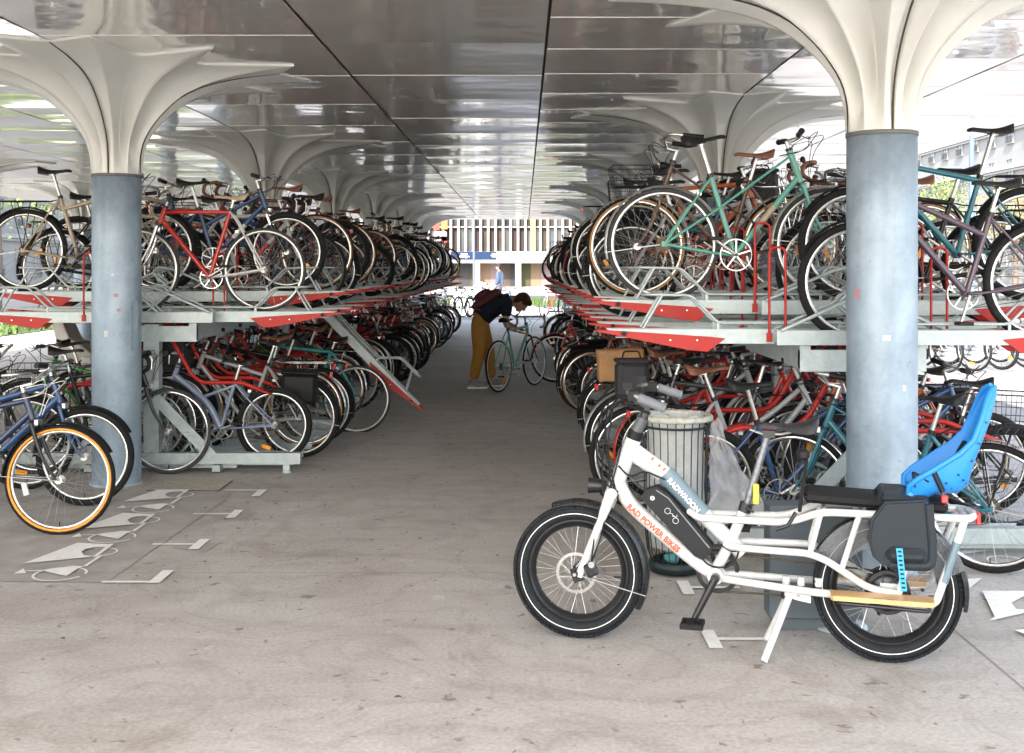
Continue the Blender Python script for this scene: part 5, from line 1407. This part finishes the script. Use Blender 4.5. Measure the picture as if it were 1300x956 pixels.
# pale apartment blocks to the right and the left
def block(name, x, y0, y1, face, h, label, storeys=5, sp=3.6):
    b = empty(name, (x, (y0+y1)/2, 0), category='building', label=label)
    q = MB(); q.box((-face*6, 0, h/2), (12, y1-y0, h), BWH); q.build('wall', b)
    q = MB()
    for z in (4.2, 9.9, 13.2): q.box((face*.14, 0, z), (.3, y1-y0, .35), mat('stone_cornice', (.30, .295, .28), .7)); q.box((face*.1, 0, z-.3), (.2, y1-y0, .16), mat('stone_cornice', (.30, .295, .28), .7))
    q.build('cornice', b)
    q = MB(); q.prism([(-face*12.2, h), (face*.3, h), (-face*2, h+2.6), (-face*10, h+2.6)], mat('slate_roof', (.11, .12, .14), .6, 0, .15, 3), 'y', -(y1-y0)/2, (y1-y0)/2); q.build('roof', b)
    wm = MB(); wm.box((.02, 0, 0), (.05, 1.15, 2.0), mat('sky_glass', (.16, .19, .22), .08)); 
    wm.box((.06, 0, 1.08), (.14, 1.5, .16), BWH); wm.box((.06, 0, -1.05), (.16, 1.45, .12), BWH)
    for s in (-1, 1): wm.box((.06, s*.62, 0), (.12, .12, 2.1), BWH)
    wm.box((.06, 0, 0), (.05, .06, 2.0), BWH); wm.box((.06, 0, .45), (.05, 1.1, .06), BWH)
    for i in range(11): wm.box((.2, -.6+.12*i, -.75), (.02, .02, .55), BLKM)
    wm.box((.2, 0, -.47), (.03, 1.25, .03), BLKM)
    me = wm.mesh('window'); n = int((y1-y0)/sp)
    for i in range(n):
        for k_ in range(storeys):
            link('window', me, b, (0 if face > 0 else 0, -(y1-y0)/2+sp*(i+.5), 2.0+k_*3.4+(.7 if k_ else 0)), (0, 0, 0 if face > 0 else PI))
    return b
block('apartment_building', 40, 56, 190, -1, 19, 'long sunlit cream apartment building beyond the right side of the canopy')
block('apartment_building', -42, 14, 190, 1, 19, 'cream apartment building beyond the left side of the canopy')
# street lamp
sl = empty('street_lamp', (14.9, 38, 0), category='street lamp', label='tall slim blue-grey street lamp pole before the pale apartments')
q = MB(); SLM = mat('blue_grey_paint', (.10, .15, .2), .4, .3); q.tube([(0, 0, 0), (0, 0, 7.5)], [.11, .07], SLM, 12); q.build('pole', sl)
q = MB(); q.tube([(0, 0, 4.9), (-.45, 0, 4.9)], .035, SLM, 6); q.bbox((-.32, 0, 4.55), (.28, .2, .1), SLM, .02); q.bbox((-.7, 0, 4.92), (.7, .2, .07), SLM, .02); q.build('lamp_head', sl)
for (x, y, nm) in ((-1.75, 40, 'thin grey street mast in front of the blue sign'),):
    o = MB(); o.tube([(0, 0, 0), (0, 0, 6)], .045, mat('pale_mast', (.10, .11, .13), .5), 8); r_ = o.build('mast', label=nm, category='mast'); r_.location = (x, y, 0)
# row of bicycles parked on the side pavement
for i in range(11):
    k_ = ['silvercity', 'blackcity', 'bluemtb', 'whiteroad', 'silvertrek', 'redcity', 'blackmtb', 'kidblue', 'tealstep', 'champ', 'blackbag'][i]
    place_bike(k_, (6.1+i*.52, 17.6+.25*i, .02), R(-62), '%s, %s along the outdoor row on the side pavement' % (DESC[k_], ordn(i)), 'bicycles parked outdoors on the side pavement', flat=True, lean=.03)
for i in range(8):
    k_ = ['silvertrek', 'redcity', 'blackcity', 'whiteroad', 'greencity', 'blackmtb', 'vintage', 'bluemtb'][i]
    place_bike(k_, (-3.6+i*.42, 36.6+.35*(i % 3), 0), R(70-8*(i % 4)), '%s, %s in the loose cluster beyond the left racks' % (DESC[k_], ordn(i)), 'bicycles in the plaza beyond the canopy', flat=True)
for i in range(6):
    k_ = ['redroad', 'bluecity', 'silvercity', 'blackcity', 'tealstep', 'redcity'][i]
    place_bike(k_, (.9+i*.5, 37.2+.3*(i % 2), 0), R(60+10*(i % 3)), '%s, %s in the cluster beyond the right racks' % (DESC[k_], ordn(i)), 'bicycles in the plaza beyond the canopy', flat=True)
# white covered scooter
q = MB(); rr = random.Random(2); rows = []
for i in range(13):
    t = i/12; x = -.85+1.7*t; hgt = [0.02, .5, .68, .72, .74, .82, .95, 1.05, 1.12, 1.1, .95, .6, .02][i]; w = .28*math.sin(PI*(t*.9+.05))**.5
    rows.append([(x+rr.uniform(-.02, .02), w*math.cos(PI*j/10)*(1+.3*(1-math.sin(PI*j/10))), hgt*math.sin(PI*j/10)**.7+rr.uniform(-.012, .012)) for j in range(11)])
q.grid(rows, mat('white_tarpaulin', (.5, .5, .5), .6, 0, .06, 6, .6, 14)); o = q.build('covered_scooter', label='scooter under a white tarpaulin beyond the left racks', category='scooter'); o.location = (-1.75, 38.5, 0)
# planting strips and trees
GRS = [mat('grass_a', (.05, .09, .015), .8), mat('grass_b', (.08, .115, .02), .8), mat('grass_c', (.03, .06, .01), .8)]
q = MB(); rr = random.Random(8)
for i in range(9000):
    if i % 4: x, y = rr.uniform(-5, 7), rr.uniform(49, 52.5)
    else: x, y = rr.uniform(.4, 6), rr.uniform(46, 52)
    h_ = rr.uniform(.1, .32) if y > 47 else rr.uniform(.2, .5); a = rr.uniform(0, 6.28); w = .03
    q.add([(x-w*math.cos(a), y-w*math.sin(a), 0), (x+w*math.cos(a), y+w*math.sin(a), 0), (x+rr.uniform(-.1, .1), y+rr.uniform(-.1, .1), h_)], [(0, 1, 2)], rr.choice(GRS), False)
for i in range(7000):  # left strip, added for the green it mirrors into the ceiling
    x, y = rr.uniform(-14.6, -12.2), rr.uniform(6, 60); h_ = rr.uniform(.08, .22); a = rr.uniform(0, 6.28); w = .04
    q.add([(x-w*math.cos(a), y-w*math.sin(a), 0), (x+w*math.cos(a), y+w*math.sin(a), 0), (x+rr.uniform(-.1, .1), y+rr.uniform(-.1, .1), h_)], [(0, 1, 2)], rr.choice(GRS), False)
q.add([(-14.7, 5, .02), (-12.1, 5, .02), (-12.1, 61, .02), (-14.7, 61, .02)], [(0, 1, 2, 3)], GRS[2], False)
q.build('grass', kind='stuff')
LFM = [mat('leaf_a', (.08, .14, .03), .7), mat('leaf_b', (.12, .18, .04), .7), mat('leaf_c', (.20, .20, .05), .7)]; BRK = mat('bark', (.12, .09, .07), .9, 0, .3, 10)
def tree(x, y, h, cr, label, seed, ms=LFM, n=2600):
    rr = random.Random(seed); t = empty('broadleaf_tree', (x, y, 0), category='tree', label=label)
    q = MB(); q.tube([(0, 0, 0), (.05, .03, h*.3), (0, .08, h*.6), (.05, 0, h*.85)], [h*.028, h*.006], BRK, 8)
    cl = []
    for i in range(9):
        a = rr.uniform(0, 6.28); z0 = h*rr.uniform(.3, .6); e = Vector((cr*.75*math.cos(a)*rr.uniform(.5, 1), cr*.75*math.sin(a)*rr.uniform(.5, 1), z0+h*rr.uniform(.12, .35)))
        q.tube([(0, 0, z0), e*.5+Vector((0, 0, z0*.55)), e], [h*.012, h*.004], BRK, 5); cl.append((e, cr*rr.uniform(.3, .5)))
    q.build('trunk', t)
    for i in range(8): cl.append((Vector((rr.uniform(-.4, .4)*cr, rr.uniform(-.4, .4)*cr, h*rr.uniform(.55, .95))), cr*rr.uniform(.3, .45)))
    q = MB()
    for i in range(n):
        c_, r_ = rr.choice(cl); v = Vector((rr.gauss(0, 1), rr.gauss(0, 1), rr.gauss(0, .8))).normalized()*r_*rr.uniform(.4, 1.05); p = c_+v
        a = Vector((rr.gauss(0, 1), rr.gauss(0, 1), rr.gauss(0, 1))).normalized(); b_ = a.cross(Vector((rr.gauss(0, 1), rr.gauss(0, 1), rr.gauss(0, 1)))).normalized(); s_ = rr.uniform(.06, .13)*h/8
        q.add([p-a*s_, p-b_*s_*.5, p+a*s_, p+b_*s_*.5], [(0, 1, 2, 3)], rr.choice(ms), False)
    q.build('crown', t)
tree(-16.5, 29, 8, 3., 'young yellow-green tree beyond the left edge of the canopy', 1)
tree(-19, 41, 9, 3.4, 'leafy green tree behind the outer left columns', 2)
tree(-24, 62, 10, 4, 'added tall green tree far behind the outer left columns', 6)  # this tree and the next two added to break up the ceiling's reflection
tree(-30, 88, 12, 4.5, 'added tallest green tree at the far end of the left facade', 7)
tree(27, 74, 8, 3, 'added rounded street tree farther along the pale apartments', 9)
tree(21.5, 50, 5.2, 2.2, 'small yellowing tree in front of the pale apartments', 3, [mat('leaf_y', (.22, .19, .03), .7), mat('leaf_c', (.20, .20, .05), .7), mat('leaf_o', (.25, .14, .03), .7)])
tree(12, -18, 10, 4, 'broad tree standing behind the camera side of the plaza', 4, n=1500)

# ------------------------------------------------------------------ light and camera
w = bpy.data.worlds.new('World'); bpy.context.scene.world = w; w.use_nodes = True; nt = w.node_tree
sk = nt.nodes.new('ShaderNodeTexSky'); sk.sky_type = 'NISHITA'; sk.sun_disc = False
EL, AZ = 47, 194   # degrees, azimuth clockwise from +Y: the sun stands behind the camera to the left
sk.sun_elevation = R(EL); sk.sun_rotation = R(AZ); sk.air_density = 1.2; sk.dust_density = 3.0; sk.ozone_density = 1
hs = nt.nodes.new('ShaderNodeHueSaturation'); hs.inputs['Saturation'].default_value = .7; nt.links.new(sk.outputs[0], hs.inputs['Color']); nt.links.new(hs.outputs[0], nt.nodes['Background'].inputs[0]); nt.nodes['Background'].inputs[1].default_value = .15
sd = Vector((math.sin(R(AZ))*math.cos(R(EL)), math.cos(R(AZ))*math.cos(R(EL)), math.sin(R(EL))))
L_ = bpy.data.lights.new('sun', 'SUN'); L_.energy = 2.7; L_.angle = R(.5); L_.color = (1, .95, .88)
lo_ = bpy.data.objects.new('sun', L_); C.objects.link(lo_); lo_.rotation_euler = (-sd).to_track_quat('-Z', 'Y').to_euler(); lo_.location = (-20, -30, 40)
cd = bpy.data.cameras.new('camera'); co = bpy.data.objects.new('camera', cd); C.objects.link(co)
co.location = (0, 0, 1.6); co.rotation_euler = (R(90), 0, 0); cd.sensor_width = 36; cd.lens = 40.15; cd.shift_x = -15/1300; cd.shift_y = -138/1300; cd.clip_end = 2000; cd.clip_start = .05
sc = bpy.context.scene; sc.camera = co
sc.view_settings.view_transform = 'Standard'; sc.view_settings.look = 'None'; sc.view_settings.gamma = 1; sc.view_settings.use_curve_mapping = False
sc.view_settings.exposure = 2.74
sc.cycles.use_denoising = True
sc.cycles.max_bounces = 12; sc.cycles.diffuse_bounces = 8; sc.cycles.glossy_bounces = 8; sc.cycles.transparent_max_bounces = 16
sc.cycles.sample_clamp_indirect = 20
